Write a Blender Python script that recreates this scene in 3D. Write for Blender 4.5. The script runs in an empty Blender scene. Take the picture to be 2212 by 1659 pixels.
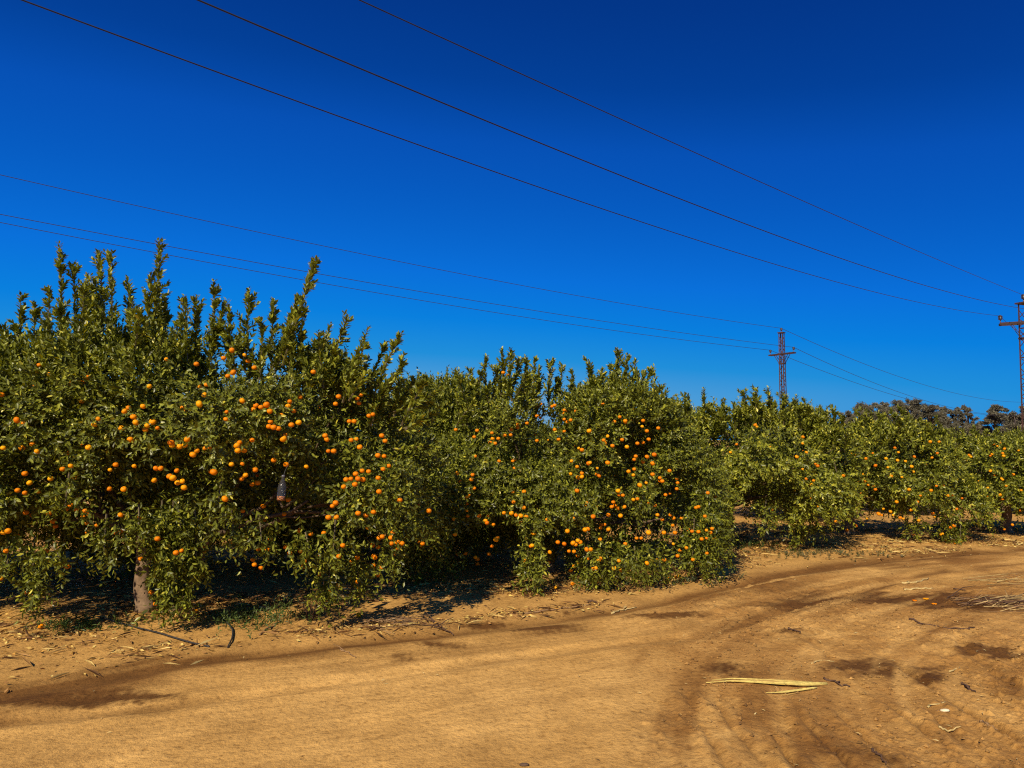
import bpy, math, random
import numpy as np

# ------------------------------------------------------------------ camera, sky, sun
SC = bpy.context.scene
COL = SC.collection
CAM_H, PITCH, F, CX, CY = 1.6, math.radians(4.3), 1604.0, 1106.0, 829.5
cd = bpy.data.cameras.new('camera')
cam = bpy.data.objects.new('camera', cd); COL.objects.link(cam)
cam.location = (0, 0, CAM_H); cam.rotation_euler = (math.pi / 2 + PITCH, 0, 0)
cd.sensor_width = 36; cd.lens = 36 * F / 2212; cd.clip_start = .05; cd.clip_end = 9000
SC.camera = cam
SUN_EL, SUN_AZ = math.radians(40), math.radians(204)      # azimuth of the sun, clockwise from +Y: behind and to the left
W = bpy.data.worlds.new('World'); SC.world = W; W.use_nodes = True
wn, wl = W.node_tree.nodes, W.node_tree.links
bg = wn['Background']; bg.inputs[1].default_value = .1
sky = wn.new('ShaderNodeTexSky'); sky.sky_type = 'NISHITA'; sky.sun_disc = False
sky.sun_elevation = SUN_EL; sky.sun_rotation = -SUN_AZ; sky.altitude = 0
sky.air_density = 1.0; sky.dust_density = .3; sky.ozone_density = 3.0
sc_ = wn.new('ShaderNodeSeparateColor'); wl.new(sky.outputs[0], sc_.inputs[0])      # the deep blue the photo gives this sky, keyed on the sky's own brightness
ml = wn.new('ShaderNodeMath'); ml.operation = 'MULTIPLY'; ml.inputs[1].default_value = .1; wl.new(sc_.outputs[1], ml.inputs[0])
rp = wn.new('ShaderNodeValToRGB'); wl.new(ml.outputs[0], rp.inputs[0]); el = rp.color_ramp.elements
STOPS = [(.165, (.001, .037, .245)), (.20, (.001, .052, .315)), (.24, (.002, .082, .46)), (.29, (.002, .104, .53)), (.41, (.003, .162, .70)), (.52, (.003, .215, .73)), (.64, (.015, .275, .70)), (.75, (.075, .335, .68)), (.86, (.20, .38, .58)), (1., (.36, .38, .40))]
while len(el) < len(STOPS): el.new(.5)
for e_, (p_, c_) in zip(el, STOPS): e_.position = p_; e_.color = (*c_, 1)
vm = wn.new('ShaderNodeVectorMath'); vm.operation = 'SCALE'; vm.inputs['Scale'].default_value = .757 / .1
wl.new(rp.outputs[0], vm.inputs[0]); wl.new(vm.outputs[0], bg.inputs[0])
sl = bpy.data.lights.new('sun', 'SUN'); sl.energy = 5.0; sl.angle = math.radians(.5); sl.color = (1, .86, .66)
so = bpy.data.objects.new('sun', sl); COL.objects.link(so)
so.rotation_euler = (math.pi / 2 - SUN_EL, 0, math.pi - SUN_AZ)
SC.view_settings.view_transform = 'Standard'; SC.view_settings.look = 'None'
SC.view_settings.exposure = .40; SC.view_settings.gamma = 1
try:
    SC.cycles.max_bounces = 6; SC.cycles.transparent_max_bounces = 4; SC.cycles.diffuse_bounces = 3; SC.cycles.use_denoising = False; SC.cycles.filter_width = 1.2; SC.cycles.use_adaptive_sampling = False
except Exception:
    pass

# ------------------------------------------------------------------ helpers
rng = np.random.default_rng(7)
random.seed(7)
cp, sp_ = math.cos(PITCH), math.sin(PITCH)
def ray(px, py):
    x, y = (px - CX) / F, -(py - CY) / F
    return np.array((x, cp - y * sp_, sp_ + y * cp))
def at(px, py, Y):
    r = ray(px, py); return np.array((0, 0, CAM_H)) + r * (Y / r[1])
def gnd(px, py, z=0.):
    r = ray(px, py); return np.array((0, 0, CAM_H)) + r * ((z - CAM_H) / r[2])
def norm(v):
    return v / np.maximum(np.linalg.norm(v, axis=-1, keepdims=True), 1e-9)
class Noise:
    """cheap smooth noise: a sum of sines along random directions"""
    def __init__(s, seed, n=9):
        r = np.random.default_rng(seed)
        s.k = norm(r.normal(size=(n, 3))) * r.uniform(.6, 1.7, (n, 1)); s.p = r.uniform(0, 6.28, n)
    def __call__(s, P, f=1.):
        return np.sin((P @ s.k.T) * f * 3.0 + s.p).sum(-1) / math.sqrt(len(s.p) / 2) * .6
def mesh_np(name, V, loops, totals, mats, attr=None, smooth=False, midx=None, cattr='col'):
    me = bpy.data.meshes.new(name)
    V = np.asarray(V, np.float32); loops = np.asarray(loops, np.int32).ravel(); totals = np.asarray(totals, np.int32)
    me.vertices.add(len(V)); me.vertices.foreach_set('co', V.ravel())
    me.loops.add(len(loops)); me.loops.foreach_set('vertex_index', loops)
    me.polygons.add(len(totals))
    st = np.concatenate(([0], np.cumsum(totals)[:-1])).astype(np.int32)
    me.polygons.foreach_set('loop_start', st); me.polygons.foreach_set('loop_total', totals)
    me.polygons.foreach_set('use_smooth', np.full(len(totals), smooth))
    for m in (mats if isinstance(mats, (list, tuple)) else [mats]): me.materials.append(m)
    if midx is not None: me.polygons.foreach_set('material_index', np.asarray(midx, np.int32))
    if attr is not None:
        a = me.color_attributes.new(cattr, 'FLOAT_COLOR', 'POINT')
        c = np.ones((len(V), 4), np.float32); c[:, :3] = attr
        a.data.foreach_set('color', c.ravel())
    me.update(calc_edges=True); me.validate(clean_customdata=False)
    return me
def link(name, me, parent=None, loc=None):
    o = bpy.data.objects.new(name, me); COL.objects.link(o)
    if loc is not None: o.location = loc
    if parent is not None: o.parent = parent
    return o
def tag(o, label=None, cat=None, group=None, kind=None):
    for k, v in (('label', label), ('category', cat), ('group', group), ('kind', kind)):
        if v: o[k] = v
    return o
class MB:
    """collects tubes, boxes and lathes into one mesh"""
    def __init__(s): s.v, s.l, s.t, s.c, s.n = [], [], [], [], 0
    def add(s, V, faces, col=(1, 1, 1)):
        s.v.append(np.asarray(V, float))
        for f in faces: s.l.extend([i + s.n for i in f]); s.t.append(len(f))
        s.c.append(np.tile(np.asarray(col, float), (len(V), 1))); s.n += len(V)
    def tube(s, pts, rad, n=6, col=(1, 1, 1), wob=0., cap=True):
        pts = np.asarray(pts, float); m = len(pts); rad = np.broadcast_to(np.asarray(rad, float), (m,))
        T = norm(np.gradient(pts, axis=0)); ref = np.array((0, 0, 1.)) if abs(T[0, 2]) < .9 else np.array((1., 0, 0))
        V = []
        a = norm(np.cross(T[0], ref))
        for i in range(m):
            a = norm(a - T[i] * (a @ T[i])); b = np.cross(T[i], a)
            for j in range(n):
                th = 2 * math.pi * j / n
                r = rad[i] * (1 + (wob * (random.random() - .5) if wob else 0))
                V.append(pts[i] + (a * math.cos(th) + b * math.sin(th)) * r)
        fs = [(i * n + j, i * n + (j + 1) % n, (i + 1) * n + (j + 1) % n, (i + 1) * n + j) for i in range(m - 1) for j in range(n)]
        if cap: fs += [tuple(range(n - 1, -1, -1)), tuple((m - 1) * n + j for j in range(n))]
        s.add(V, fs, col)
    def box(s, c, half, ax=None, col=(1, 1, 1)):
        ax = np.eye(3) if ax is None else np.asarray(ax)
        V = [np.asarray(c) + sum(sg[k] * half[k] * ax[k] for k in range(3)) for sg in
             ((-1, -1, -1), (1, -1, -1), (1, 1, -1), (-1, 1, -1), (-1, -1, 1), (1, -1, 1), (1, 1, 1), (-1, 1, 1))]
        s.add(V, [(3, 2, 1, 0), (4, 5, 6, 7), (0, 1, 5, 4), (1, 2, 6, 5), (2, 3, 7, 6), (3, 0, 4, 7)], col)
    def bar(s, p, q, w, h, up=(0, 0, 1), col=(1, 1, 1)):
        p, q = np.asarray(p, float), np.asarray(q, float); d = q - p; L = np.linalg.norm(d); x = d / L
        y = np.cross(np.asarray(up, float), x)
        y = np.array((1., 0, 0)) if np.linalg.norm(y) < 1e-4 else norm(y)
        s.box((p + q) / 2, (L / 2, w / 2, h / 2), (x, y, np.cross(x, y)), col)
    def lathe(s, base, prof, n=14, axis=None, col=(1, 1, 1)):
        ax = np.array((0, 0, 1.)) if axis is None else norm(np.asarray(axis, float))
        a = norm(np.cross(ax, (0.3, 1, 0.1))); b = np.cross(ax, a); V = []
        for r, z in prof:
            for j in range(n):
                th = 2 * math.pi * j / n; V.append(np.asarray(base) + ax * z + (a * math.cos(th) + b * math.sin(th)) * r)
        m = len(prof)
        fs = [(i * n + j, i * n + (j + 1) % n, (i + 1) * n + (j + 1) % n, (i + 1) * n + j) for i in range(m - 1) for j in range(n)]
        fs += [tuple(range(n - 1, -1, -1)), tuple((m - 1) * n + j for j in range(n))]
        s.add(V, fs, col)
    def build(s, name, mat, parent=None, loc=None, smooth=True):
        me = mesh_np(name, np.concatenate(s.v), s.l, s.t, mat, np.concatenate(s.c), smooth)
        return link(name, me, parent, loc)

# ------------------------------------------------------------------ materials
def mat(name):
    m = bpy.data.materials.new(name); m.use_nodes = True
    nt = m.node_tree; return m, nt.nodes, nt.links, nt.nodes['Principled BSDF']
def noise_node(N, L, scale, detail=5, coord=None, rough=.6):
    n = N.new('ShaderNodeTexNoise'); n.inputs['Scale'].default_value = scale; n.inputs['Detail'].default_value = detail
    n.inputs['Roughness'].default_value = rough
    if coord is not None: L.new(coord, n.inputs['Vector'])
    return n
def ramp(N, L, src, stops):
    r = N.new('ShaderNodeValToRGB'); e = r.color_ramp.elements
    while len(e) < len(stops): e.new(.5)
    for i, (p, c) in enumerate(stops):
        e[i].position = p; e[i].color = (*c, 1) if len(c) == 3 else c
    L.new(src, r.inputs[0]); return r
def mul(N, L, a, b, fac=1.):
    m = N.new('ShaderNodeMix'); m.data_type = 'RGBA'; m.blend_type = 'MULTIPLY'; m.inputs[0].default_value = fac
    L.new(a, m.inputs[6]); L.new(b, m.inputs[7]); return m.outputs[2]
def leaf_mat(name, rough=.4, trans=.16, spec=.3):
    m, N, L, P = mat(name)
    a = N.new('ShaderNodeAttribute'); a.attribute_name = 'col'
    L.new(a.outputs['Color'], P.inputs['Base Color'])
    P.inputs['Roughness'].default_value = rough; P.inputs['Specular IOR Level'].default_value = spec
    t = N.new('ShaderNodeBsdfTranslucent'); h = N.new('ShaderNodeHueSaturation')
    h.inputs['Value'].default_value = 1.6; h.inputs['Saturation'].default_value = 1.15; h.inputs['Hue'].default_value = .49
    L.new(a.outputs['Color'], h.inputs['Color']); L.new(h.outputs[0], t.inputs['Color'])
    x = N.new('ShaderNodeMixShader'); x.inputs[0].default_value = trans
    L.new(P.outputs[0], x.inputs[1]); L.new(t.outputs[0], x.inputs[2])
    L.new(x.outputs[0], N['Material Output'].inputs['Surface']); return m
def attr_mat(name, rough=.85, nscale=30, lo=.6, hi=1.25, bump=.3, spec=.3, bscale=None):
    m, N, L, P = mat(name)
    a = N.new('ShaderNodeAttribute'); a.attribute_name = 'col'
    tc = N.new('ShaderNodeTexCoord')
    n = noise_node(N, L, nscale, 6, tc.outputs['Object'])
    r = ramp(N, L, n.outputs[0], [(.3, (lo,) * 3), (.7, (hi,) * 3)])
    L.new(mul(N, L, a.outputs['Color'], r.outputs[0]), P.inputs['Base Color'])
    P.inputs['Roughness'].default_value = rough; P.inputs['Specular IOR Level'].default_value = spec
    b = N.new('ShaderNodeBump'); b.inputs['Strength'].default_value = bump; b.inputs['Distance'].default_value = .01
    n2 = noise_node(N, L, bscale or nscale * 2, 6, tc.outputs['Object'])
    L.new(n2.outputs[0], b.inputs['Height']); L.new(b.outputs[0], P.inputs['Normal']); return m
M_LEAF = leaf_mat('citrus_leaf')
M_EUC = leaf_mat('eucalyptus_leaf', .6, .1, .2)
M_WEED = leaf_mat('weed_leaf', .5, .3, .3)
M_LITTER = leaf_mat('dry_leaf', .8, .1, .15)
M_BARK = attr_mat('bark', .9, 14, .55, 1.35, .6)
M_RUST = attr_mat('rusty_steel', .75, 18, .5, 1.4, .3)
M_CERAMIC = attr_mat('brown_ceramic', .35, 8, .8, 1.2, .05, .5)
M_WIRE = attr_mat('dark_wire', .6, 20, .8, 1.2, .05)
M_STICK = attr_mat('dry_stick', .8, 40, .65, 1.3, .3)
M_HOSE = attr_mat('black_hose', .55, 20, .7, 1.3, .1)
M_STONE = attr_mat('stone', .9, 60, .7, 1.2, .4)
M_CALYX = attr_mat('calyx_green', .7, 40, .7, 1.2, .1)
def fruit_mat():
    m, N, L, P = mat('mandarin_peel')
    oi = N.new('ShaderNodeObjectInfo'); tc = N.new('ShaderNodeTexCoord')
    n = noise_node(N, L, 9, 3, tc.outputs['Object'])
    ad = N.new('ShaderNodeMath'); ad.operation = 'MULTIPLY_ADD'; ad.inputs[1].default_value = .5
    L.new(n.outputs[0], ad.inputs[0]); L.new(oi.outputs['Random'], ad.inputs[2])
    sc = N.new('ShaderNodeMath'); sc.operation = 'MULTIPLY'; sc.inputs[1].default_value = .67; L.new(ad.outputs[0], sc.inputs[0])
    r = ramp(N, L, sc.outputs[0], [(.1, (.55, .12, .001)), (.45, (.72, .23, .001)), (.95, (.76, .36, .004))])
    L.new(r.outputs[0], P.inputs['Base Color']); P.inputs['Roughness'].default_value = .5
    P.inputs['Specular IOR Level'].default_value = .12
    b = N.new('ShaderNodeBump'); b.inputs['Strength'].default_value = .25; b.inputs['Distance'].default_value = .002
    n2 = noise_node(N, L, 160, 2, tc.outputs['Object']); L.new(n2.outputs[0], b.inputs['Height'])
    L.new(b.outputs[0], P.inputs['Normal']); return m
M_FRUIT = fruit_mat()

# ------------------------------------------------------------------ ground
def seg_dist(P, poly):
    """distance in the ground plane to a polyline and the running length of the nearest point"""
    best = np.full(len(P), 1e9); run = np.zeros(len(P)); acc = 0.
    for a, b in zip(poly[:-1], poly[1:]):
        d = b - a; L = np.linalg.norm(d); t = np.clip(((P - a) @ d) / (L * L), 0, 1)
        q = np.linalg.norm(P - (a + t[:, None] * d), axis=1); k = q < best
        best[k] = q[k]; run[k] = acc + t[k] * L; acc += L
    return best, run
def gpoly(*pp): return np.array([gnd(x, y)[:2] for x, y in pp])
def sstep(x, a, b):
    t = np.clip((x - a) / (b - a), 0, 1); return t * t * (3 - 2 * t)
EDGE = gpoly((-500, 1590), (0, 1505), (250, 1458), (400, 1425), (650, 1398), (900, 1372), (1150, 1342), (1400, 1308), (1560, 1270), (1700, 1240), (1900, 1212), (2200, 1188), (2600, 1168))
RUT2 = gpoly((-300, 1585), (0, 1562), (350, 1528), (700, 1478), (1000, 1434), (1200, 1405), (1500, 1375), (1750, 1300), (2000, 1240), (2300, 1205))
RUT3 = gpoly((1400, 1760), (1440, 1600), (1470, 1480), (1500, 1420), (1560, 1370), (1700, 1310), (1900, 1262), (2250, 1225))
TREADS = [gpoly(*p) for p in (
    ((1615, 1490), (1640, 1550), (1680, 1600), (1740, 1680)), ((1700, 1490), (1735, 1560), (1800, 1620), (1880, 1700)),
    ((1790, 1520), (1830, 1560), (1900, 1620), (1960, 1690)), ((1980, 1490), (2020, 1550), (2100, 1620), (2200, 1700)),
    ((1480, 1480), (1500, 1540), (1560, 1640), (1600, 1700)), ((1540, 1500), (1580, 1570), (1640, 1640), (1700, 1720)),
    ((2063, 1373), (2095, 1409), (2182, 1480), (2290, 1560)), ((1745, 1375), (1800, 1430), (1860, 1480), (1940, 1540), (2080, 1640)),
    ((1880, 1400), (1960, 1450), (2060, 1520), (2200, 1600)))]
DAMP = [(1935, 1452, .40, .16), (1990, 1470, .22, .10), (2160, 1412, .22, .13), (1440, 1612, .20, .10), (1820, 1625, .26, .16), (280, 1503, .36, .075), (175, 1517, .34, .07), (60, 1512, .3, .06), (865, 1420, .26, .10), (1062, 1349, .24, .12),
        (1165, 1354, .4, .1), (1690, 1305, .5, .18), (1850, 1290, .5, .2), (1700, 1362, .22, .1), (1985, 1295, .5, .2), (2100, 1300, .5, .25), (1400, 1327, .5, .08), (945, 1392, .3, .07), (1560, 1445, .18, .1)]
N1, N2, N3, N4 = Noise(1), Noise(2), Noise(3), Noise(4)
def near_w(Y): return sstep(-Y, -16, -8)
def ground_fields(X, Y):
    """height and colour of the bare soil at world positions"""
    P2 = np.stack((X, Y), 1); P3 = np.stack((X, Y, np.zeros_like(X)), 1)
    wob = N1(P3, .5) * .22 + N2(P3, 1.6) * .08
    near = np.exp(-np.maximum(Y - 4, 0) / 14)
    z = N3(P3, .12) * .03 * sstep(Y, 3, 12) * near
    z = z + (N4(P3, 1.1) * .006 + N1(P3, 3.1) * .004) * near
    dE, rE = seg_dist(P2, EDGE); d2, r2 = seg_dist(P2, RUT2); d3, r3 = seg_dist(P2, RUT3)
    # which side of the track's edge: >0 on the orchard side
    eY = np.interp(X, EDGE[:, 0], EDGE[:, 1]); side = Y - eY
    orch = sstep(side + wob, -.15, .5)
    # colours (dry reflectance)
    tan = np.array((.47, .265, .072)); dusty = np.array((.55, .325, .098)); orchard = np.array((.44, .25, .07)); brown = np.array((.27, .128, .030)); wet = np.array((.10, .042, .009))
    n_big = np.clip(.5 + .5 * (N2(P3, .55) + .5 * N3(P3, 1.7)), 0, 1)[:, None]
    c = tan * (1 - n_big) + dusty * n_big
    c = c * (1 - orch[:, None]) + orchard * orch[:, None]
    right = sstep(X - (.55 + .22 * (Y - 3.5)) + wob * 1.5, -.25, .6) * (1 - orch)          # churned soil, right of the smooth track
    churn = (.45 + .4 * N4(P3, 1.3) + .3 * N1(P3, 3.5))
    rc = np.clip(right * np.clip(churn + .25 + .25 * N2(P3, 9) + .2 * N3(P3, 23), 0, 1), 0, 1)[:, None]
    c = c * (1 - rc * .66) + brown * rc * .66
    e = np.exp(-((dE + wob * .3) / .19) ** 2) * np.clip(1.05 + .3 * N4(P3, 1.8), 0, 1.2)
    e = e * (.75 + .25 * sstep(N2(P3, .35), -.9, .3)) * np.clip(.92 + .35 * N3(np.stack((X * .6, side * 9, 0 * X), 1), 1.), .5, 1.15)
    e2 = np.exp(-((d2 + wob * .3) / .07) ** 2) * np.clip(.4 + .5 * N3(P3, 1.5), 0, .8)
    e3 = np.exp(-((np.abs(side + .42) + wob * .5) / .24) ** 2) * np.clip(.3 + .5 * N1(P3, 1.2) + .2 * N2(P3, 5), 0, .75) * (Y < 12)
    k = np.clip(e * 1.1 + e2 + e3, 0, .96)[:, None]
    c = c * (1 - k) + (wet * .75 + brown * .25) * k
    rr3 = r3; st_q = N1(np.stack((rr3 * .7, d3 * 9, 0 * X), 1), 1.) * (X > .6)
    for (px, py, rx, ry) in DAMP:
        g = gnd(px, py); s = g[1] / 6
        q = np.sqrt(((X - g[0]) / (rx * (.7 + .3 * s))) ** 2 + ((Y - g[1]) / (ry * 1.7)) ** 2) + N4(P3, 2.6) * .3 + N2(P3, 6) * .08 + N1(P3, 15) * .14 + N3(P3, 31) * .14 + N3(np.stack((X * .35, (Y - .35 * X) * 4.5, 0 * X), 1), 1.) * .35 + N2(np.stack((X * .9, (Y - .35 * X) * 11, 0 * X), 1), 1.) * .2
        k = (1 - sstep(q + .18 * st_q, .3, 1.15))[:, None] * .95
        c = c * (1 - k) + wet * k
    # streaks drawn out along the way the wheels ran
    along, across = (r3, d3 * np.sign(X - np.interp(Y, RUT3[:, 1], RUT3[:, 0])))
    st_r = N1(np.stack((along * .55, across * 5.5, 0 * X), 1), 1.) + .6 * N2(np.stack((along * 1.1, across * 13, 0 * X), 1), 1.)
    st_l = N3(np.stack((X * .35, side * 4.5, 0 * X), 1), 1.) + .6 * N4(np.stack((X * .8, side * 11, 0 * X), 1), 1.)
    k = (right * np.clip(st_r * .55 - .1, 0, .8) + (1 - right) * (1 - orch) * np.clip(st_l * .35 - .18, 0, .5))[:, None] * near_w(Y)[:, None]
    c = c * (1 - k) + (brown * .75 + wet * .25) * k
    lt = (right * np.clip(-st_r * .5 - .15, 0, .7))[:, None]
    c = c * (1 - lt) + dusty * lt
    z = z + (right * st_r * .004 + (1 - right) * (1 - orch) * st_l * .0022) * near
    # relief
    z = z - np.exp(-(dE / .13) ** 2) * .022 * (1 + .3 * N1(P3, 2)) + np.exp(-((dE - .24) / .12) ** 2) * .012
    z = z - np.exp(-(d2 / .09) ** 2) * .012 + np.exp(-((d2 - .15) / .07) ** 2) * .008 - np.exp(-(d3 / .12) ** 2) * .012
    f = right * (Y < 9)
    for i, t in enumerate(TREADS):
        d, r = seg_dist(P2, t); d = d + wob * .12
        fade = sstep(r, 0, .3)
        lug = np.clip(.5 + .35 * np.sin(r * 2 * math.pi / .13 + d * 18) + .4 * N4(P3, 9), 0, 1.3); fade = fade * np.clip(.55 + .6 * N1(P3, 1.9 + .1 * i), 0, 1)
        z = z - fade * np.exp(-(d / .03) ** 2) * .024 * (.5 + lug) + fade * np.exp(-((d - .075) / .04) ** 2) * .016 * (.6 + .6 * lug + .5 * N2(P3, 7))
        kk = np.clip(fade * np.exp(-(d / .035) ** 2) * .75, 0, .8)[:, None]
        c = c * (1 - kk) + wet * kk
    z = z + f * (np.maximum(N2(P3, 6.5) + .6 * N3(P3, 13) - .25, 0) * .010 + np.maximum(N1(P3, 19) + .7 * N4(P3, 33) - .15, 0) * .011 + N3(P3, 47) * .002) * np.clip(.5 + .6 * N4(P3, .9), .1, 1.2)
    z = z + orch * (N3(P3, 7) * .004 + N1(P3, 2.2) * .006) * near
    # faint rays of tyre prints on the smooth track
    u = np.sin(((X * .9 - Y * .28) * 2 * math.pi) / .085 + wob * 8)
    z = z + (1 - orch) * (1 - right) * u * .0016 * sstep(X, -.4, .3) * (Y < 8) * sstep(N3(P3, .9), -.2, .5)
    u2 = np.sin(side * 2 * math.pi / .11 + wob * 5)
    z = z + (1 - orch) * u2 * .0012 * (Y < 9) * sstep(N4(P3, .6), -.3, .6)
    return z, c, orch, right
def build_ground():
    d, rows = 3.0, [1.2, 1.7, 2.2, 2.6]
    while d < 45: rows.append(d); d += max(.008, d * d / 1187 * .55)
    d = rows[-1]
    while d < 6000: d *= 1.12; rows.append(d)
    rows = np.array(rows)
    u = np.concatenate((-np.geomspace(9, .95, 26)[:-1], np.linspace(-.95, .95, 980), np.geomspace(.95, 9, 26)[1:]))
    nu, nr = len(u), len(rows)
    X = (u[None, :] * np.maximum(rows, 2.6)[:, None]).ravel(); Y = np.repeat(rows, nu)
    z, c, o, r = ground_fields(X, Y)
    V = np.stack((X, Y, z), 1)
    i = np.arange(nr - 1)[:, None] * nu + np.arange(nu - 1)[None, :]
    Q = np.stack((i, i + 1, i + nu + 1, i + nu), -1).reshape(-1, 4)
    # the plain ground behind the camera, sharing the first row
    extra = np.array([(x, -400., 0.) for x in (-400, 400)]); n0 = len(V)
    V = np.concatenate((V, extra)); c = np.concatenate((c, np.tile((.5, .3, .115), (2, 1))))
    loops = np.concatenate((Q.ravel(), np.concatenate(([n0, n0 + 1], np.arange(nu - 1, -1, -1)))))
    tot = np.concatenate((np.full(len(Q), 4), [nu + 2]))
    m, N, L, P = mat('bare_soil')
    a = N.new('ShaderNodeAttribute'); a.attribute_name = 'col'
    tc = N.new('ShaderNodeTexCoord'); mp = N.new('ShaderNodeMapping'); L.new(tc.outputs['Object'], mp.inputs[0])
    na = noise_node(N, L, 2.2, 8, mp.outputs[0], .7); nb = noise_node(N, L, 26, 6, mp.outputs[0], .7); nc = noise_node(N, L, 130, 4, mp.outputs[0], .7)
    ra = ramp(N, L, na.outputs[0], [(.3, (.70, .66, .60)), (.7, (1.2, 1.2, 1.18))])
    rb = ramp(N, L, nb.outputs[0], [(.3, (.58, .52, .44)), (.46, (1, 1, 1)), (.72, (1.18, 1.18, 1.18))])
    rc = ramp(N, L, nc.outputs[0], [(.26, (.70, .65, .58)), (.44, (1, 1, 1)), (.75, (1.16, 1.16, 1.16))])
    x = mul(N, L, mul(N, L, mul(N, L, a.outputs['Color'], ra.outputs[0]), rb.outputs[0]), rc.outputs[0])
    L.new(x, P.inputs['Base Color']); P.inputs['Roughness'].default_value = .95; P.inputs['Specular IOR Level'].default_value = .15
    b1 = N.new('ShaderNodeBump'); b1.inputs['Strength'].default_value = .9; b1.inputs['Distance'].default_value = .02
    b2 = N.new('ShaderNodeBump'); b2.inputs['Strength'].default_value = .5; b2.inputs['Distance'].default_value = .006
    L.new(nb.outputs[0], b1.inputs['Height']); L.new(nc.outputs[0], b2.inputs['Height'])
    L.new(b1.outputs[0], b2.inputs['Normal']); L.new(b2.outputs[0], P.inputs['Normal'])
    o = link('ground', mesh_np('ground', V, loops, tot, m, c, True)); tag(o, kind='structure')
build_ground()
def gz(x, y):
    return float(ground_fields(np.array([float(x)]), np.array([float(y)]))[0][0])
def on_ground(px, py, lift=0.):
    g = gnd(px, py); return np.array((g[0], g[1], gz(g[0], g[1]) + lift))

# ------------------------------------------------------------------ leaves
TPL7 = np.array([(0, 0, 0), (.28, .17, .035), (.66, .17, .02), (1, 0, -.07), (.66, -.17, .02), (.28, -.17, .035), (.5, 0, -.045)])
F7 = np.array([(0, 6, 3, 2, 1), (0, 5, 4, 3, 6)])
TPL5 = np.array([(0, 0, 0), (.42, .2, .04), (1, 0, -.06), (.42, -.2, .04), (.45, 0, -.04)])
F5 = np.array([(0, 4, 2, 1), (0, 3, 2, 4)])
def leaf_mesh(pos, dirn, nrm, size, col, near=True, width=1.14, extra=None):
    """arrays of V, loops, totals, colours for a cloud of leaves"""
    T, FF = (TPL7, F7) if near else (TPL5, F5)
    x = norm(dirn); y = norm(np.cross(nrm, x)); z = np.cross(x, y); s = size[:, None, None]
    V = pos[:, None, :] + s * (T[None, :, 0:1] * x[:, None, :] + T[None, :, 1:2] * width * y[:, None, :] + T[None, :, 2:3] * z[:, None, :])
    n, k = len(pos), len(T)
    loops = (np.arange(n)[:, None, None] * k + FF[None]).ravel(); tot = np.full(n * len(FF), FF.shape[1])
    return V.reshape(-1, 3), loops, tot, np.repeat(col, k, axis=0)
def shoots_to_leaves(r, o, d, L, nl, droop, ang=(.6, 1.2), flat=.35, tight=None):
    """leaves set spirally along curved shoots; returns position, direction, normal, fraction along the shoot, shoot index"""
    idx = np.repeat(np.arange(len(o)), nl); st = np.concatenate(([0], np.cumsum(nl)[:-1]))
    k = np.arange(len(idx)) - st[idx]; s = (k + r.uniform(.2, 1, len(idx))) / nl[idx]
    d = norm(d); down = np.array((0, 0, -1.))
    D, LL, dr = d[idx], L[idx][:, None], droop[idx][:, None]; S = s[:, None]
    pos = o[idx] + D * LL * S + down * dr * LL * S * S
    t = norm(D + 2 * dr * S * down)
    ref = norm(r.normal(size=(len(o), 3)))[idx]; a = norm(np.cross(t, ref)); b = np.cross(t, a)
    ph = (k * 2.4 + r.uniform(-.5, .5, len(idx)))[:, None]; rad = a * np.cos(ph) + b * np.sin(ph)
    al = (r.uniform(ang[0], ang[1], len(idx)) * (1. if tight is None else tight[idx]))[:, None]
    ld = t * np.cos(al) + rad * np.sin(al) + down * .12
    nr = t * np.sin(al) - rad * np.cos(al)
    nr = norm(nr + np.array((-.12, -.16, flat)) + r.normal(size=nr.shape) * .3)
    return pos, ld, nr, s, idx

GREEN_D, GREEN_M, GREEN_L, YEL = map(np.array, ((.05, .055, .008), (.125, .142, .013), (.30, .305, .028), (.48, .43, .045)))
def leaf_colours(r, n, young, warm=0.):
    t = np.clip(r.beta(1.3, 2.0, n) + young * .5, 0, 1)[:, None]
    c = np.where(t < .5, GREEN_D + (GREEN_M - GREEN_D) * t * 2, GREEN_M + (GREEN_L - GREEN_M) * (t * 2 - 1))
    y = (r.random(n) < .018 + young * .05)[:, None]
    c = np.where(y, YEL, c)
    return c * r.uniform(.8, 1.2, (n, 1)) * (1 + warm * np.array((1, .35, 0)))

def ray_hit(lobes, o, d, grow=0.):
    """first hit of a ray with a union of ellipsoids"""
    best = None
    for c, rr in lobes:
        R = rr + grow; p, q = (o - c) / R, d / R
        A, B, C = q @ q, 2 * p @ q, p @ p - 1; D = B * B - 4 * A * C
        if D > 0:
            t = (-B - math.sqrt(D)) / (2 * A)
            if t > 0 and (best is None or t < best): best = t
    return best
def fruit_mesh(rad, seed, high=True):
    r = np.random.default_rng(seed); m = MB(); n, k = (14, 9) if high else (10, 6)
    prof = []
    for i in range(k + 1):
        th = math.pi * i / k; rr = math.sin(th) * rad; zz = -math.cos(th) * rad * .84
        if i == k: rr, zz = rad * .06, rad * .74
        if i == 0: rr, zz = rad * .06, -rad * .78
        prof.append((rr, zz))
    m.lathe((0, 0, 0), prof, n); m.v[0] *= 1 + (Noise(seed)(m.v[0] / rad, .8) * .025)[:, None]
    nf = len(m.t)
    m.tube([(0, 0, rad * .72), (rad * .05, 0, rad * .95), (rad * .2, 0, rad * 1.25)], [rad * .16, rad * .07, rad * .05], 5, (.10, .13, .03))
    return mesh_np('mandarin', np.concatenate(m.v), m.l, m.t, [M_FRUIT, M_CALYX], np.concatenate(m.c), True, [0] * nf + [1] * (len(m.t) - nf))
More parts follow.
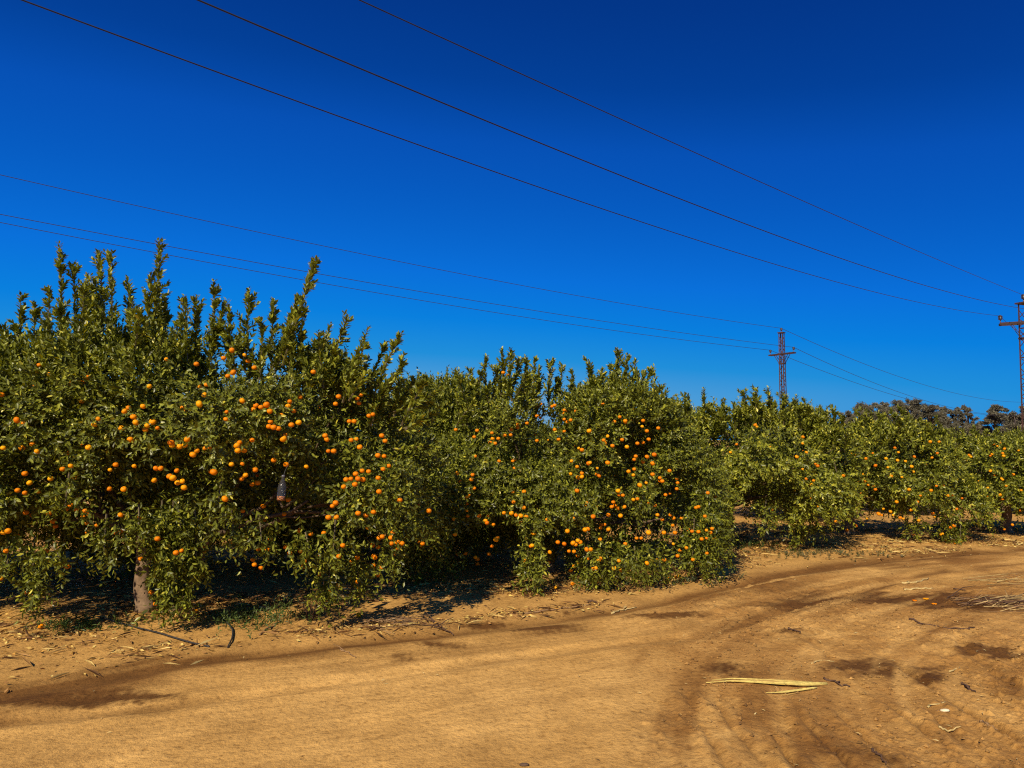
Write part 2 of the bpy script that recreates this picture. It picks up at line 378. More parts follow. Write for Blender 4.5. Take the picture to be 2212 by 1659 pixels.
FRUIT = [fruit_mesh(.0222, 11), fruit_mesh(.0244, 12), fruit_mesh(.0188, 13)]

def limb_tube(m, r, a, b, r0, r1, sag=0., k=7, col=(.2, .15, .1)):
    t = np.linspace(0, 1, k)[:, None]; a, b = np.asarray(a, float), np.asarray(b, float)
    p = a + (b - a) * t + np.array((0, 0, 1)) * sag * t * (1 - t); p[1:-1] += r.normal(size=(k - 2, 3)) * .035 * np.linalg.norm(b - a) * .5
    m.tube(p, np.linspace(r0, r1, k), 9, col, .12)

def build_tree(lobes, base, seed, dens, label, sprouts=(), fruit=(), holes=(), stems=None, near=True, skirts=(), young=.0, n_rand=0, size=(.037, .066), top_up=.55, group='mandarin trees of the orchard', zmin=.3):
    """one mandarin tree: an Empty at the trunk's foot > trunk, crown, mandarins"""
    r = np.random.default_rng(seed); base = np.asarray(base, float); nz = Noise(seed + 50)
    root = bpy.data.objects.new('mandarin_tree', None); COL.objects.link(root); root.location = base; root.empty_display_size = .3
    tag(root, label, 'tree', group)
    lobes = [(np.asarray(c, float), np.asarray(q, float)) for c, q in lobes]
    zlo = min(c[2] - q[2] for c, q in lobes); zhi = max(c[2] + q[2] for c, q in lobes)
    O, D, Ls, NL, DR, YG, TI, SK = [], [], [], [], [], [], [], []
    hol = [(np.asarray(h[:3]), h[3]) for h in holes]
    def inside(P, k=1.):
        v = np.full(len(P), 9.)
        for c, q in lobes: v = np.minimum(v, np.linalg.norm((P - c) / (q * k), axis=1))
        return v
    for c, q in lobes:                                                       # the leafy shell
        area = 4 * math.pi * ((q[0] * q[1]) ** 1.6 / 3 + (q[0] * q[2]) ** 1.6 / 3 + (q[1] * q[2]) ** 1.6 / 3) ** (1 / 1.6)
        n = int(area * dens * 7.5)
        u = norm(r.normal(size=(n, 3))); depth = r.random(n) ** 1.3 * .30
        P = c + u * q * (1 - depth)[:, None]; nn = norm(u / q)
        clump = nz(P, .95) + .55 * nz(P, 2.3)
        P = P + nn * (clump * .085)[:, None]
        keep = (inside(P) > .70 - .10 * r.random(n))
        keep &= (clump > -.62) | (depth > .25)
        keep &= P[:, 2] > zmin + .12 * nz(P, 1.4)
        for h, hr in hol: keep &= (np.linalg.norm((P - h) * (1, .5, 1), axis=1) > hr * (1 + .25 * nz(P, 2.)))
        back = (P[:, 1] - c[1]) / q[1]
        keep &= (back < .35) | (r.random(n) < .6)
        P, nn = P[keep], nn[keep]; n = len(P); h = np.clip((P[:, 2] - zlo) / (zhi - zlo), 0, 1)
        up = sstep(h, .5, .95)[:, None]; lowf = (1 - sstep(h, .05, .55))[:, None]
        d = norm(nn * (1 - .5 * up) + np.array((0, 0, 1)) * up * top_up * 2.2 + r.normal(size=(n, 3)) * .42 + np.array((0, 0, -.35)) * lowf)
        O.append(P); D.append(d); Ls.append(r.uniform(.14, .3, n) * (1 + .3 * up[:, 0] * r.random(n))); NL.append(r.integers(9, 17, n))
        DR.append(.15 + .45 * (1 - up[:, 0]) * r.random(n)); YG.append(np.clip(r.random(n) * .35 * up[:, 0] + young * r.random(n), 0, 1))
        TI.append(1 - .35 * up[:, 0]); SK.append(np.zeros(n))
    # interior: sparse shoots that keep the inside dark
    for c, q in lobes:
        n = int(q[0] * q[1] * q[2] * 4.2 * dens * 5)
        P = c + norm(r.normal(size=(n, 3))) * q * (r.random(n) ** .4 * .68)[:, None]; kk = P[:, 2] > zmin + .15
        for h, hr in hol: kk &= np.linalg.norm((P - h) * (1, .5, 1), axis=1) > hr
        P = P[kk]; n = len(P)
        O.append(P); D.append(norm(r.normal(size=(n, 3)))); Ls.append(r.uniform(.18, .35, n)); NL.append(r.integers(7, 11, n)); DR.append(np.full(n, .2)); YG.append(np.zeros(n)); TI.append(np.ones(n)); SK.append(np.zeros(n))
    twigs = MB()
    def sprout(a, b, rad=.10, leafy=1., yng=.35):
        a, b = np.asarray(a, float), np.asarray(b, float); L = np.linalg.norm(b - a); ax = (b - a) / L
        bow = r.normal(size=3) * .05 * L; t = np.linspace(0, 1, 7)[:, None]; pts = a + (b - a) * t + bow * t * (1 - t) * 2
        twigs.tube(pts, np.linspace(.010, .003, 7), 4, (.13, .10, .05), cap=False)
        # leaves straight on the leader, then side shoots shortening towards the tip
        for i in range(6):
            p, q = pts[i], pts[i + 1]
            O.append(p[None]); D.append((q - p)[None]); Ls.append(np.array([np.linalg.norm(q - p) * 1.08])); NL.append(np.array([int(max(6, np.linalg.norm(q - p) / .0085 * leafy))])); DR.append(np.zeros(1)); YG.append(np.array([yng * r.random()])); TI.append(np.full(1, .72)); SK.append(np.ones(1))
        n = int(L * 27 * leafy)
        if n:
            s = r.random(n) * .92; P = a + (b - a) * s[:, None] + bow * (s * (1 - s) * 2)[:, None]
            side = norm(r.normal(size=(n, 3)))
            O.append(P); D.append(norm(side * .62 + ax * 1.0)); Ls.append(r.uniform(.7, 1.3, n) * rad * (1.3 - .6 * s)); NL.append(r.integers(8, 14, n)); DR.append(np.full(n, .03)); YG.append(yng * r.random(n)); TI.append(np.full(n, .62)); SK.append(np.ones(n))
    for s in sprouts:
        sprout(*s)
        for k in range(r.integers(1, 3)):                                      # lesser shoots beside each leader
            a, b = np.asarray(s[0]), np.asarray(s[1]); off = np.array((r.normal() * .13, r.normal() * .2, 0)); lean = np.array((r.normal() * .07, r.normal() * .07, 0))
            sprout(a + off, a + off + (b - a) * r.uniform(.4, .85) + lean * 1.6, s[2] * r.uniform(.7, 1.1), s[3], s[4])
    for (a, b, rad) in skirts:                                                # hanging sprays: leafy shoots strung down a drooping branch
        a, b = np.asarray(a, float), np.asarray(b, float); L = np.linalg.norm(b - a); n = int(L * 80 * dens / 26)
        s = r.random(n); P = a + (b - a) * s[:, None] + r.normal(size=(n, 3)) * rad * (.55 - .25 * s[:, None]); P = P[P[:, 2] > .07]; n = len(P)
        O.append(P); D.append(norm(r.normal(size=(n, 3)) * .7 + np.array((0, -.15, -.75)))); Ls.append(r.uniform(.13, .24, n)); NL.append(r.integers(8, 14, n)); DR.append(np.full(n, .25)); YG.append(r.random(n) * .15); TI.append(np.ones(n)); SK.append(np.ones(n))
        twigs.tube([a, (a + b) / 2 + (0, 0, .03), b], [.008, .006, .003], 4, (.14, .11, .06), cap=False)
    O, D, Ls, NL, DR, YG, TI, SK = (np.concatenate(x) for x in (O, D, Ls, NL, DR, YG, TI, SK))
    pos, ld, nr, s, idx = shoots_to_leaves(r, O, D, Ls, NL, DR, tight=TI)
    ok = pos[:, 2] > .035
    for h, hr in hol: ok &= (np.linalg.norm((pos - h) * (1, .5, 1), axis=1) > hr * (.92 + .12 * nz(pos, 3.))) | (SK[idx] > 0)
    pos, ld, nr, s, idx = pos[ok], ld[ok], nr[ok], s[ok], idx[ok]
    sz = r.uniform(size[0], size[1], len(pos)) * (1 - .35 * s ** 3) * (1.35 - .35 * TI[idx])
    col = leaf_colours(r, len(pos), YG[idx] * (.4 + .6 * s))
    V, loops, tot, cc = leaf_mesh(pos - base, ld, nr, sz, col, near)
    if twigs.n:
        tv = np.concatenate(twigs.v) - base
        loops = np.concatenate((loops, np.array(twigs.l) + len(V))); tot = np.concatenate((tot, twigs.t)); cc = np.concatenate((cc, np.concatenate(twigs.c))); V = np.concatenate((V, tv))
    link('crown', mesh_np('crown', V, loops, tot, M_LEAF, cc), root)
    # trunk with limbs running out into the lobes
    m = MB(); bark = np.array((.20, .13, .072))
    tops = []
    for (bx, by, tx, ty, th, r0) in (stems or [(0, 0, .06, .02, .62, .085)]):
        a, b = np.array((bx, by, -.05)), np.array((tx, ty, th))
        t = np.linspace(0, 1, 9)[:, None]; p = a + (b - a) * t; p[1:-1, :2] += r.normal(size=(7, 2)) * .012
        m.tube(p, r0 * (1 + .55 * np.exp(-np.linspace(0, 1, 9) * 7)) * np.linspace(1, .82, 9), 12, bark, .14); tops.append((b, r0 * .8))
    for c, q in lobes:
        b0, rr = min(tops, key=lambda t: np.linalg.norm(t[0] + base - c)); e = c - base + np.array((0, .35 * q[1], q[2] * .3))
        limb_tube(m, r, b0 - (0, 0, .04), e, rr * .5, .012, -.1, 7, bark * .5)
        for k in range(3):
            limb_tube(m, r, b0 + (e - b0) * r.uniform(.45, .8), e + norm(r.normal(size=3)) * q * .6, .012, .004, 0, 5, bark * .5)
    m.build('trunk', M_BARK, root)
    # fruit
    pts = []
    o = np.array((0, 0, CAM_H))
    for (px, py) in fruit:
        d = ray(px, py); t = ray_hit(lobes, o, d, r.uniform(-.06, .17))
        if t is None:
            cb = min(lobes, key=lambda l: np.linalg.norm(np.cross(l[0] - o, norm(d)))); t = (cb[0][1] - .25 * cb[1][1]) / d[1]
        p = o + d * t
        for h, hr in hol:
            if np.linalg.norm(p - h) < hr * .9: p = p + norm(d) * hr * .8
        tg = gnd(px, py)[1] if py > 960 else 1e9
        if p[1] > tg - .03: p = o + d * ((tg - .12) / d[1])
        pts.append(p)
    for i in range(n_rand):                                                    # and fruit on the sides the photo does not show
        c, q = lobes[r.integers(len(lobes))]; u = norm(r.normal(size=3)); u[2] = -abs(u[2]) * .7 + .2; p = c + norm(u) * (q + .03)
        if p[2] > .3 and inside(p[None])[0] > .94: pts.append(p)
    front, rest = pts[:100], pts[100:]
    if len(pts) > 100:
        order = np.argsort([p[1] + r.random() * .5 for p in pts]); front = [pts[i] for i in order[:100]]; rest = [pts[i] for i in order[100:]]
    for i, p in enumerate(front):
        f = link('mandarin', FRUIT[i % 3], root, p - base)
        f.rotation_euler = (r.normal() * .35, r.normal() * .35, r.random() * 6.28); s = r.uniform(.88, 1.18); f.scale = (s, s, s)
    if rest:
        m = MB(); base_me = FRUIT[0]; nv = len(base_me.vertices); co = np.zeros(nv * 3); base_me.vertices.foreach_get('co', co); co = co.reshape(-1, 3)
        nl = len(base_me.loops); lp = np.zeros(nl, np.int32); base_me.loops.foreach_get('vertex_index', lp)
        npoly = len(base_me.polygons); tt = np.zeros(npoly, np.int32); base_me.polygons.foreach_get('loop_total', tt); mi = np.zeros(npoly, np.int32); base_me.polygons.foreach_get('material_index', mi)
        k = len(rest); V = np.concatenate([co * r.uniform(.92, 1.12) + (p - base) for p in rest]); loops = (lp[None] + np.arange(k)[:, None] * nv).ravel()
        f = link('mandarin_fruit', mesh_np('mandarin_fruit', V, loops, np.tile(tt, k), [M_FRUIT, M_CALYX], np.tile((.1, .13, .03), (len(V), 1)), True, np.tile(mi, k)), root); f['kind'] = 'stuff'
    return root
def lb(px, py, Y, rx, ry, rz): return (at(px, py, Y), (rx, ry * (.82 if Y < 7.2 else .95), rz))
def sp(tx, ty, bx, by, Y, rad=.10, leafy=1., yng=.8): return (at(bx, by, Y), at(tx, ty, Y - .02), rad * .95, leafy, yng)
def hl(px, py, Y, rad): return (*at(px, py, Y + (.25 if Y < 7 else .05)), rad * 1.22)
def sk(px, py, qx, qy, Y, rad=.14):
    return (at(px, py, Y + .12), at(qx, qy, Y), rad)
Z3 = lambda L: [(x * .3472, 864 + y * .3472) for x, y in L]
Z4 = lambda L: [(518.4 + x * .3472, 864 + y * .3472) for x, y in L]
Z1 = lambda L: [(x * .2604, 489.6 + y * .2604) for x, y in L]
Z2 = lambda L: [(468.4 + x * .2604, 489.6 + y * .2604) for x, y in L]
Z5 = lambda L: [(979.3 + x * .3472, 720 + y * .3472) for x, y in L]
Z6 = lambda L: [(1497.7 + x * .3819, 604.8 + y * .3819) for x, y in L]
FR1 = Z3([(590,15),(890,40),(800,50),(775,70),(1150,70),(1140,50),(1240,25),(1410,75),(1405,120),(105,125),(145,145),(610,118),(555,150),(590,150),(830,105),(845,140),(950,135),(905,185),(915,160),(980,175),(755,175),(1490,265),(1475,285),(1480,315),(1520,315),(1065,265),(1165,245),(1150,280),(1115,290),(1295,265),(1275,300),(1305,295),(1225,315),(1200,340),(20,298),(137,298),(200,275),(230,320),(430,330),(550,295),(155,458),(440,410),(390,430),(460,485),(315,490),(720,403),(685,435),(1000,425),(970,425),(1100,440),(1440,400),(1330,448),(1310,445),(1055,475),(1075,485),(1135,505),(1105,515),(1145,545),(960,500),(185,515),(110,562),(235,568),(155,578),(680,553),(770,555),(1400,615),(160,700),(200,715),(305,705),(330,755),(345,785),(410,680),(440,655),(475,680),(530,690),(555,712),(515,730),(540,765),(600,780),(860,738),(898,733),(750,715),(20,825),(50,815),(105,848),(545,825),(650,833),(680,820),(720,825),(755,818),(1315,790),(290,940),(310,1000),(400,1005),(385,1030),(420,1035),(1130,937),(1095,950),(1265,905),(1265,940),(1430,888),(1145,1035),(1205,1025),(940,1197),(1015,1180),(1040,1175),(968,1268),(165,1195),(215,1210),(203,1243),(5,1110),(1510,690)]) \
    + Z4([(100,35),(130,45),(85,60),(165,30),(185,70),(300,40),(310,10),(335,68),(190,135),(180,165),(210,170),(240,178),(320,155),(365,140),(260,95),(75,250),(283,215),(270,242),(25,315),(210,375),(15,398),(95,435),(287,402),(413,415),(35,468),(10,490),(110,515),(75,525),(530,222),(540,245),(550,318),(583,318),(692,250),(725,243),(745,293),(802,98),(827,90),(710,133),(680,133),(740,20),(882,222),(903,255),(858,345),(897,350),(890,430),(925,410),(860,485),(865,570),(995,623),(735,490),(720,460),(765,495),(660,495),(690,490),(715,525),(645,540),(760,440),(800,445),(595,640),(575,660),(735,705),(600,730),(550,730),(300,620),(275,710),(145,660),(370,812),(440,833),(522,828),(187,863),(283,915),(170,930),(115,928),(25,928),(375,940),(400,1005),(397,1035),(640,905),(495,975),(615,972),(310,955),(570,935),(885,850),(865,860),(940,857),(942,893),(825,905),(858,915),(980,885),(1008,892),(947,947),(835,970),(690,1010),(880,1045),(830,1030),(857,1088),(565,1150),(610,1155),(562,1185),(520,1240),(555,1250),(735,1130),(745,1170),(90,1025),(130,1045),(80,995)]) \
    + Z1([(875,990),(1105,1060),(1380,1100),(325,1150),(245,1205),(300,1210),(420,1220),(725,1250),(695,1285),(840,1255),(575,1305),(1240,1325),(1660,1330),(1715,1312),(1630,1140),(1855,1090),(1925,1025),(1935,1210),(1890,1240),(2110,1170),(1695,1395),(15,1395),(2010,1445)]) \
    + Z2([(230,1065),(260,1115),(800,1205),(1010,1410),(985,1470),(690,1415),(1195,1395),(1165,1425)])
FR2 = Z5([(340,260),(310,245),(345,235),(525,455),(545,440),(615,455),(630,448),(690,478),(710,480),(760,485),(690,500),(520,515),(540,525),(690,535),(730,540),(710,552),(845,607),(360,598),(400,585),(240,620),(320,635),(245,655),(280,655),(230,680),(260,685),(520,668),(655,660),(630,600),(690,610),(148,605),(130,645),(15,600),(1120,480),(930,438),(1035,520),(1070,545),(1100,540),(1175,580),(960,640),(935,665),(940,685),(990,700),(1050,662),(1080,707),(1215,660),(1180,680),(1145,685),(780,715),(800,725),(1205,768),(1250,755),(1240,810),(1135,765),(1125,785),(1180,800),(135,765),(370,795),(380,840),(400,850),(430,850),(285,795),(735,795),(850,805),(770,830),(960,805),(895,840),(730,875),(800,870),(800,893),(775,897),(893,877),(907,888),(1125,845),(1120,882),(1090,860),(1240,878),(1285,900),(1300,920),(1285,920),(1390,905),(1395,930),(1390,968),(1200,930),(1160,945),(1345,855),(1320,1005),(1345,995),(1030,1005),(1055,1008),(1025,980),(1120,1035),(1145,1030),(1215,1060),(1255,1070),(995,1050),(1005,1073),(985,1080),(1065,1080),(1025,1090),(885,1080),(830,1055),(820,1080),(655,968),(375,988),(440,985),(375,1050),(440,1065),(440,1085),(770,980),(25,870),(40,920),(120,880),(113,910),(130,965),(85,1015),(85,1060),(85,1103),(90,1135),(220,1135),(160,1137),(200,1165),(210,1180),(250,1190),(315,1118),(362,1120),(390,1132),(420,1135),(455,1140),(420,1180),(710,1230),(820,1222),(838,1217),(500,1245),(10,1250),(265,1285),(275,1270),(480,1325),(490,1320),(775,1290),(745,1305),(790,1300),(600,1362),(920,1190),(940,1190),(915,1210),(965,1220),(650,1300),(690,1310),(965,1130),(1040,1135),(1300,1160),(1370,1150),(1350,1130),(1270,1130),(1420,1150),(1365,1195),(1310,1240),(1465,1225),(1485,1232),(1510,1085),(1525,1080),(1565,1138),(1575,1225),(1610,1215),(1600,1240),(1575,1275),(1545,1280),(1525,1235),(1450,1335),(1410,1350),(1490,1408),(1395,1385),(1265,1412),(1205,1430),(1030,1415),(1070,1310),(1140,1275),(1170,1275),(1215,1240),(485,1395),(445,1415),(150,1405),(150,1435),(75,1370),(240,1325),(25,1375),(775,1383),(770,1437),(752,1450),(730,1475),(870,1465),(888,1460),(915,1400),(905,1410),(925,1525),(1000,1460),(1045,1475),(590,1425),(830,1345),(855,1345),(870,1140)])
FR3 = Z6([(245,930),(350,820),(360,830),(210,975),(620,888),(618,925),(640,975),(585,1000),(435,945),(690,1040),(703,1052),(618,1070),(638,1125),(668,1158),(680,1135),(770,1210),(445,1300),(805,1365)])
FR4 = Z6([(900,980),(915,990),(1015,980),(1090,1010),(1155,1020),(1160,975),(1140,950),(1030,1050),(1100,1060),(1250,1000),(1235,1055),(1245,1085),(1200,1025),(945,1120),(960,1100),(970,1140),(930,1140),(990,1160),(1020,1165),(1030,1185),(945,1205),(880,1190),(1120,1110),(1180,1115),(1380,980),(1340,915),(1390,915),(1350,1005),(1345,1190),(1375,1165),(1415,1165),(1220,1185),(1285,1220),(1270,1255),(1150,1255),(1075,1295),(1130,1330),(1115,1310),(1065,1330),(1050,1325),(1170,1345),(1188,1350),(1275,1360),(1355,1320),(1365,1340),(1440,1220),(1465,1215),(1245,1440),(1455,1400),(1475,1390),(1400,1440),(1410,1435),(1430,1470),(1500,1470),(1480,1490),(920,1390),(980,1350),(870,1415),(1045,1320),(1520,1235),(1490,1295),(1230,1300)])
FR5 = Z6([(1700,930),(1735,920),(1720,940),(1760,955),(1690,985),(1680,995),(1750,980),(1755,995),(1840,965),(1570,1000),(1560,990),(1540,1020),(1705,1105),(1810,1100),(1615,1140),(1770,1165),(1735,1215),(1750,1240),(1780,1235),(1640,1335),(1855,1190),(1850,1305),(1805,1385),(1760,1410),(1600,1165),(1680,1080),(1750,1130)])

T1 = build_tree(
    [lb(100, 1000, 6.9, 1.25, 1.15, 1.02), lb(470, 985, 6.75, 1.2, 1.15, 1.03), lb(745, 1020, 6.9, .82, .9, .88), lb(-230, 1000, 7.0, 1.3, 1.2, 1.05), lb(220, 870, 7.0, 1.15, 1.0, .52),
     lb(590, 885, 6.95, .95, .9, .48), lb(650, 1120, 6.6, .75, .75, .46), lb(90, 1110, 6.5, .8, .7, .45), lb(820, 1100, 6.8, .5, .6, .5), lb(-60, 900, 7.1, .9, .9, .55)],
    gnd(345, 1318), 101, 42, 'large nearest mandarin tree at the left with tall upright shoots and forked trunk',
    sprouts=[sp(128, 530, 130, 760, 6.9), sp(160, 568, 165, 760, 7.0, .12), sp(212, 545, 215, 760, 6.9, .14), sp(237, 548, 245, 760, 6.7, .14), sp(342, 520, 315, 760, 6.8, .13), sp(325, 590, 300, 780, 6.6, .14),
             sp(275, 600, 270, 780, 7.1, .15), sp(185, 610, 190, 780, 6.5, .14), sp(12, 705, 30, 860, 6.7, .12), sp(45, 635, 60, 820, 6.9, .12), sp(75, 655, 80, 820, 6.8, .12), sp(100, 680, 105, 830, 7.0, .12),
             sp(355, 640, 350, 800, 6.9, .14), sp(398, 640, 405, 800, 6.8, .12), sp(425, 640, 430, 800, 7.0, .12), sp(462, 608, 450, 800, 6.9, .11), sp(490, 650, 495, 800, 6.8, .12), sp(538, 625, 530, 800, 6.9, .14),
             sp(565, 690, 560, 820, 6.7, .12), sp(683, 560, 610, 790, 6.7, .12), sp(640, 640, 625, 800, 6.8, .10), sp(590, 650, 585, 810, 7.0, .1), sp(750, 682, 690, 840, 6.7, .11), sp(715, 700, 670, 840, 6.8, .11),
             sp(795, 710, 725, 860, 6.8, .09), sp(790, 745, 740, 870, 6.6, .09), sp(868, 720, 800, 880, 6.8, .08, .8), sp(872, 765, 800, 900, 6.7, .09), sp(835, 740, 780, 880, 7.0, .08), sp(850, 810, 800, 920, 6.6, .09),
             sp(905, 815, 840, 900, 6.9, .08), sp(950, 840, 850, 890, 6.7, .09, 1, .6), sp(945, 890, 860, 930, 6.6, .09, 1, .6), sp(930, 960, 850, 970, 6.5, .1, 1, .5), sp(-20, 690, -10, 860, 6.9, .12)],
    fruit=FR1, n_rand=170, zmin=.80, stems=[(-.13, 0, -.22, .05, .72, .075), (.12, .06, .42, .05, .75, .06)],
    holes=[hl(500, 1120, 5.95, .42), hl(600, 1060, 5.75, .26), hl(410, 1075, 5.85, .3), hl(175, 1150, 5.9, .42), hl(270, 1180, 5.9, .42), hl(110, 1180, 5.9, .3), hl(620, 1190, 6.0, .42), hl(480, 1210, 6.1, .45), hl(800, 1210, 6.3, .3), hl(300, 1260, 6.2, .3), hl(200, 1230, 6.0, .4), hl(560, 1230, 6.0, .4), hl(690, 1240, 6.1, .35), hl(400, 1010, 5.7, .18), hl(690, 1010, 5.9, .18), hl(250, 1010, 5.7, .2), hl(50, 1030, 5.8, .16), hl(560, 960, 5.6, .15)],
    skirts=[sk(375, 1080, 352, 1300, 6.35, .15), sk(385, 1090, 395, 1235, 6.3, .2), sk(350, 1080, 345, 1200, 6.3, .14), sk(420, 1080, 425, 1245, 6.4, .1), sk(365, 1150, 372, 1305, 6.3, .14), sk(395, 1120, 400, 1290, 6.4, .1), sk(230, 1110, 225, 1190, 6.0, .14), sk(300, 1090, 300, 1170, 6.1, .12), sk(500, 1100, 505, 1165, 6.05, .12), sk(75, 1160, 68, 1290, 6.1, .08), sk(110, 1180, 130, 1210, 6.0, .13), sk(20, 1170, 15, 1230, 6.1, .12),
            sk(715, 1190, 708, 1295, 6.35, .07), sk(770, 1180, 775, 1270, 6.5, .07), sk(660, 1150, 668, 1200, 6.1, .16), sk(840, 1130, 850, 1220, 6.4, .12), sk(150, 1020, 140, 1100, 5.9, .16), sk(480, 1030, 470, 1100, 5.85, .12), sk(725, 1120, 720, 1195, 6.15, .16), sk(560, 1120, 565, 1170, 6.0, .14)])
T2 = build_tree(
    [lb(1020, 1025, 9.0, .9, .9, .8), lb(1290, 1018, 8.95, 1.1, 1.05, .84), lb(1430, 1070, 9.0, .65, .8, .65), lb(1010, 1120, 8.7, .75, .7, .55), lb(1160, 1130, 8.5, .75, .65, .55), lb(1320, 1150, 8.5, .75, .65, .5), lb(1440, 1150, 8.7, .55, .6, .48), lb(1090, 925, 9.1, .55, .7, .4), lb(1330, 925, 9.0, .7, .8, .4)],
    gnd(1180, 1232), 202, 38, 'broad fruit-laden mandarin tree in the middle with skirts down to the soil',
    sprouts=[sp(1085, 760, 1090, 860, 9.0, .14), sp(1102, 755, 1105, 860, 8.9, .14), sp(1050, 775, 1055, 870, 9.0, .1), sp(1020, 800, 1030, 880, 9.0, .12), sp(1135, 770, 1130, 870, 9., .1), sp(1155, 775, 1150, 870, 8.9, .12), sp(1190, 785, 1185, 870, 9., .13), sp(1235, 800, 1235, 880, 8.9, .14), sp(1272, 780, 1268, 870, 9., .12),
             sp(1300, 800, 1290, 880, 8.9, .14), sp(1335, 755, 1325, 870, 8.9, .12), sp(1355, 768, 1345, 870, 8.8, .14), sp(1372, 780, 1355, 870, 9., .1), sp(1412, 792, 1385, 880, 8.9, .1), sp(1425, 840, 1400, 920, 8.9, .12), sp(1450, 870, 1420, 940, 8.9, .12), sp(1005, 840, 1010, 920, 9., .12), sp(1215, 790, 1210, 870, 9.1, .1), sp(1320, 790, 1310, 870, 9.1, .13)],
    fruit=FR2, n_rand=110, zmin=.36, stems=[(0, 0, .05, .02, .55, .09)],
    holes=[hl(1175, 950, 8.05, .3), hl(1115, 960, 8.2, .2), hl(1275, 1030, 8.0, .18), hl(1370, 980, 8.15, .18), hl(1400, 960, 8.2, .14), hl(1340, 1140, 8.0, .28), hl(1440, 1130, 8.25, .34), hl(1470, 1060, 8.4, .25), hl(1460, 1170, 8.3, .25), hl(1210, 1220, 8.1, .3), hl(1040, 1200, 8.2, .35), hl(1085, 1180, 8.1, .25), hl(1240, 1160, 8.0, .14)],
    skirts=[sk(1150, 1130, 1155, 1275, 7.85, .16), sk(1140, 1170, 1140, 1240, 7.9, .16), sk(1270, 1170, 1265, 1250, 8.1, .2), sk(1310, 1170, 1300, 1258, 8.0, .2), sk(1370, 1180, 1380, 1245, 8.2, .2), sk(1420, 1190, 1430, 1245, 8.3, .18), sk(1500, 1120, 1495, 1220, 8.5, .12), sk(1530, 1080, 1545, 1160, 8.6, .14), sk(920, 1170, 910, 1235, 8.4, .2), sk(960, 1170, 960, 1230, 8.5, .18), sk(880, 1150, 885, 1215, 8.5, .16), sk(1400, 1050, 1380, 1100, 8.1, .12)])
T3 = build_tree(
    [lb(1640, 995, 11.4, 1.2, 1.15, .72), lb(1590, 1060, 11.2, .95, .95, .45), lb(1725, 1070, 11.2, .72, .85, .55), lb(1530, 1010, 11.3, .55, .8, .6), lb(1780, 1000, 11.4, .5, .8, .6)],
    gnd(1567, 1174), 303, 26, 'yellowish green mandarin tree with its bare trunk showing, right of the middle tree',
    sprouts=[sp(x, y, x + 4, y + 75, 11.3, .14, .9, .6) for x, y in ((1520, 840), (1480, 850), (1560, 865), (1605, 845), (1635, 840), (1660, 838), (1690, 850), (1720, 855), (1745, 880), (1785, 890), (1800, 885), (1585, 870), (1540, 880), (1450, 880), (1765, 900), (1820, 900))],
    fruit=FR3, n_rand=25, zmin=.55, young=1.3, near=False, size=(.05, .08), stems=[(0, 0, .05, .02, .62, .105)],
    holes=[hl(1560, 970, 10.5, .2), hl(1660, 1090, 10.5, .3), hl(1625, 1120, 10.5, .3), hl(1690, 960, 10.4, .15)],
    skirts=[sk(1745, 1080, 1750, 1160, 10.9, .2), sk(1720, 1080, 1715, 1155, 10.9, .2), sk(1775, 1040, 1790, 1120, 10.9, .2), sk(1655, 1080, 1650, 1130, 10.6, .16), sk(1800, 990, 1815, 1060, 10.9, .16)])
T4 = build_tree(
    [lb(1920, 1010, 12.2, 1.0, 1.05, .62), lb(1870, 1070, 12.1, .7, .8, .45), lb(2010, 1060, 12.0, .75, .85, .58), lb(2060, 1100, 11.8, .5, .6, .42)],
    gnd(1832, 1153), 404, 27, 'mandarin tree with fruit low on its right skirt, fourth along the row',
    sprouts=[sp(x, y, x + 3, y + 60, 12.1, .14, .8, .4) for x, y in ((1855, 885), (1880, 890), (1905, 895), (1925, 890), (1945, 880), (1965, 895), (1990, 905), (2015, 925), (2040, 930), (1870, 905), (2030, 915))],
    fruit=FR4, n_rand=10, zmin=.5, young=.8, near=False, size=(.05, .08), holes=[hl(1870, 1080, 11.4, .3), hl(1880, 1120, 11.4, .25), hl(2010, 1115, 11.3, .18)],
    skirts=[sk(2075, 1100, 2075, 1168, 11.6, .2), sk(2050, 1100, 2045, 1160, 11.6, .16), sk(1975, 1100, 1972, 1150, 11.7, .14)])
T5 = build_tree(
    [lb(2130, 1020, 12.9, .8, 1.0, .5), lb(2150, 1080, 12.8, .75, .8, .45), lb(2215, 1030, 12.8, .7, .9, .5), lb(2230, 1090, 12.6, .55, .7, .45)],
    gnd(2172, 1150), 505, 27, 'low mandarin tree at the right edge below the rusty lattice pole',
    sprouts=[sp(x, y, x + 2, y + 50, 12.8, .14, .8, .4) for x, y in ((2080, 930), (2105, 925), (2130, 935), (2155, 930), (2180, 945), (2205, 945))],
    fruit=FR5, n_rand=8, zmin=.5, young=.6, near=False, size=(.05, .08), holes=[hl(2130, 1120, 12.2, .3), hl(2105, 1120, 12.2, .25)])
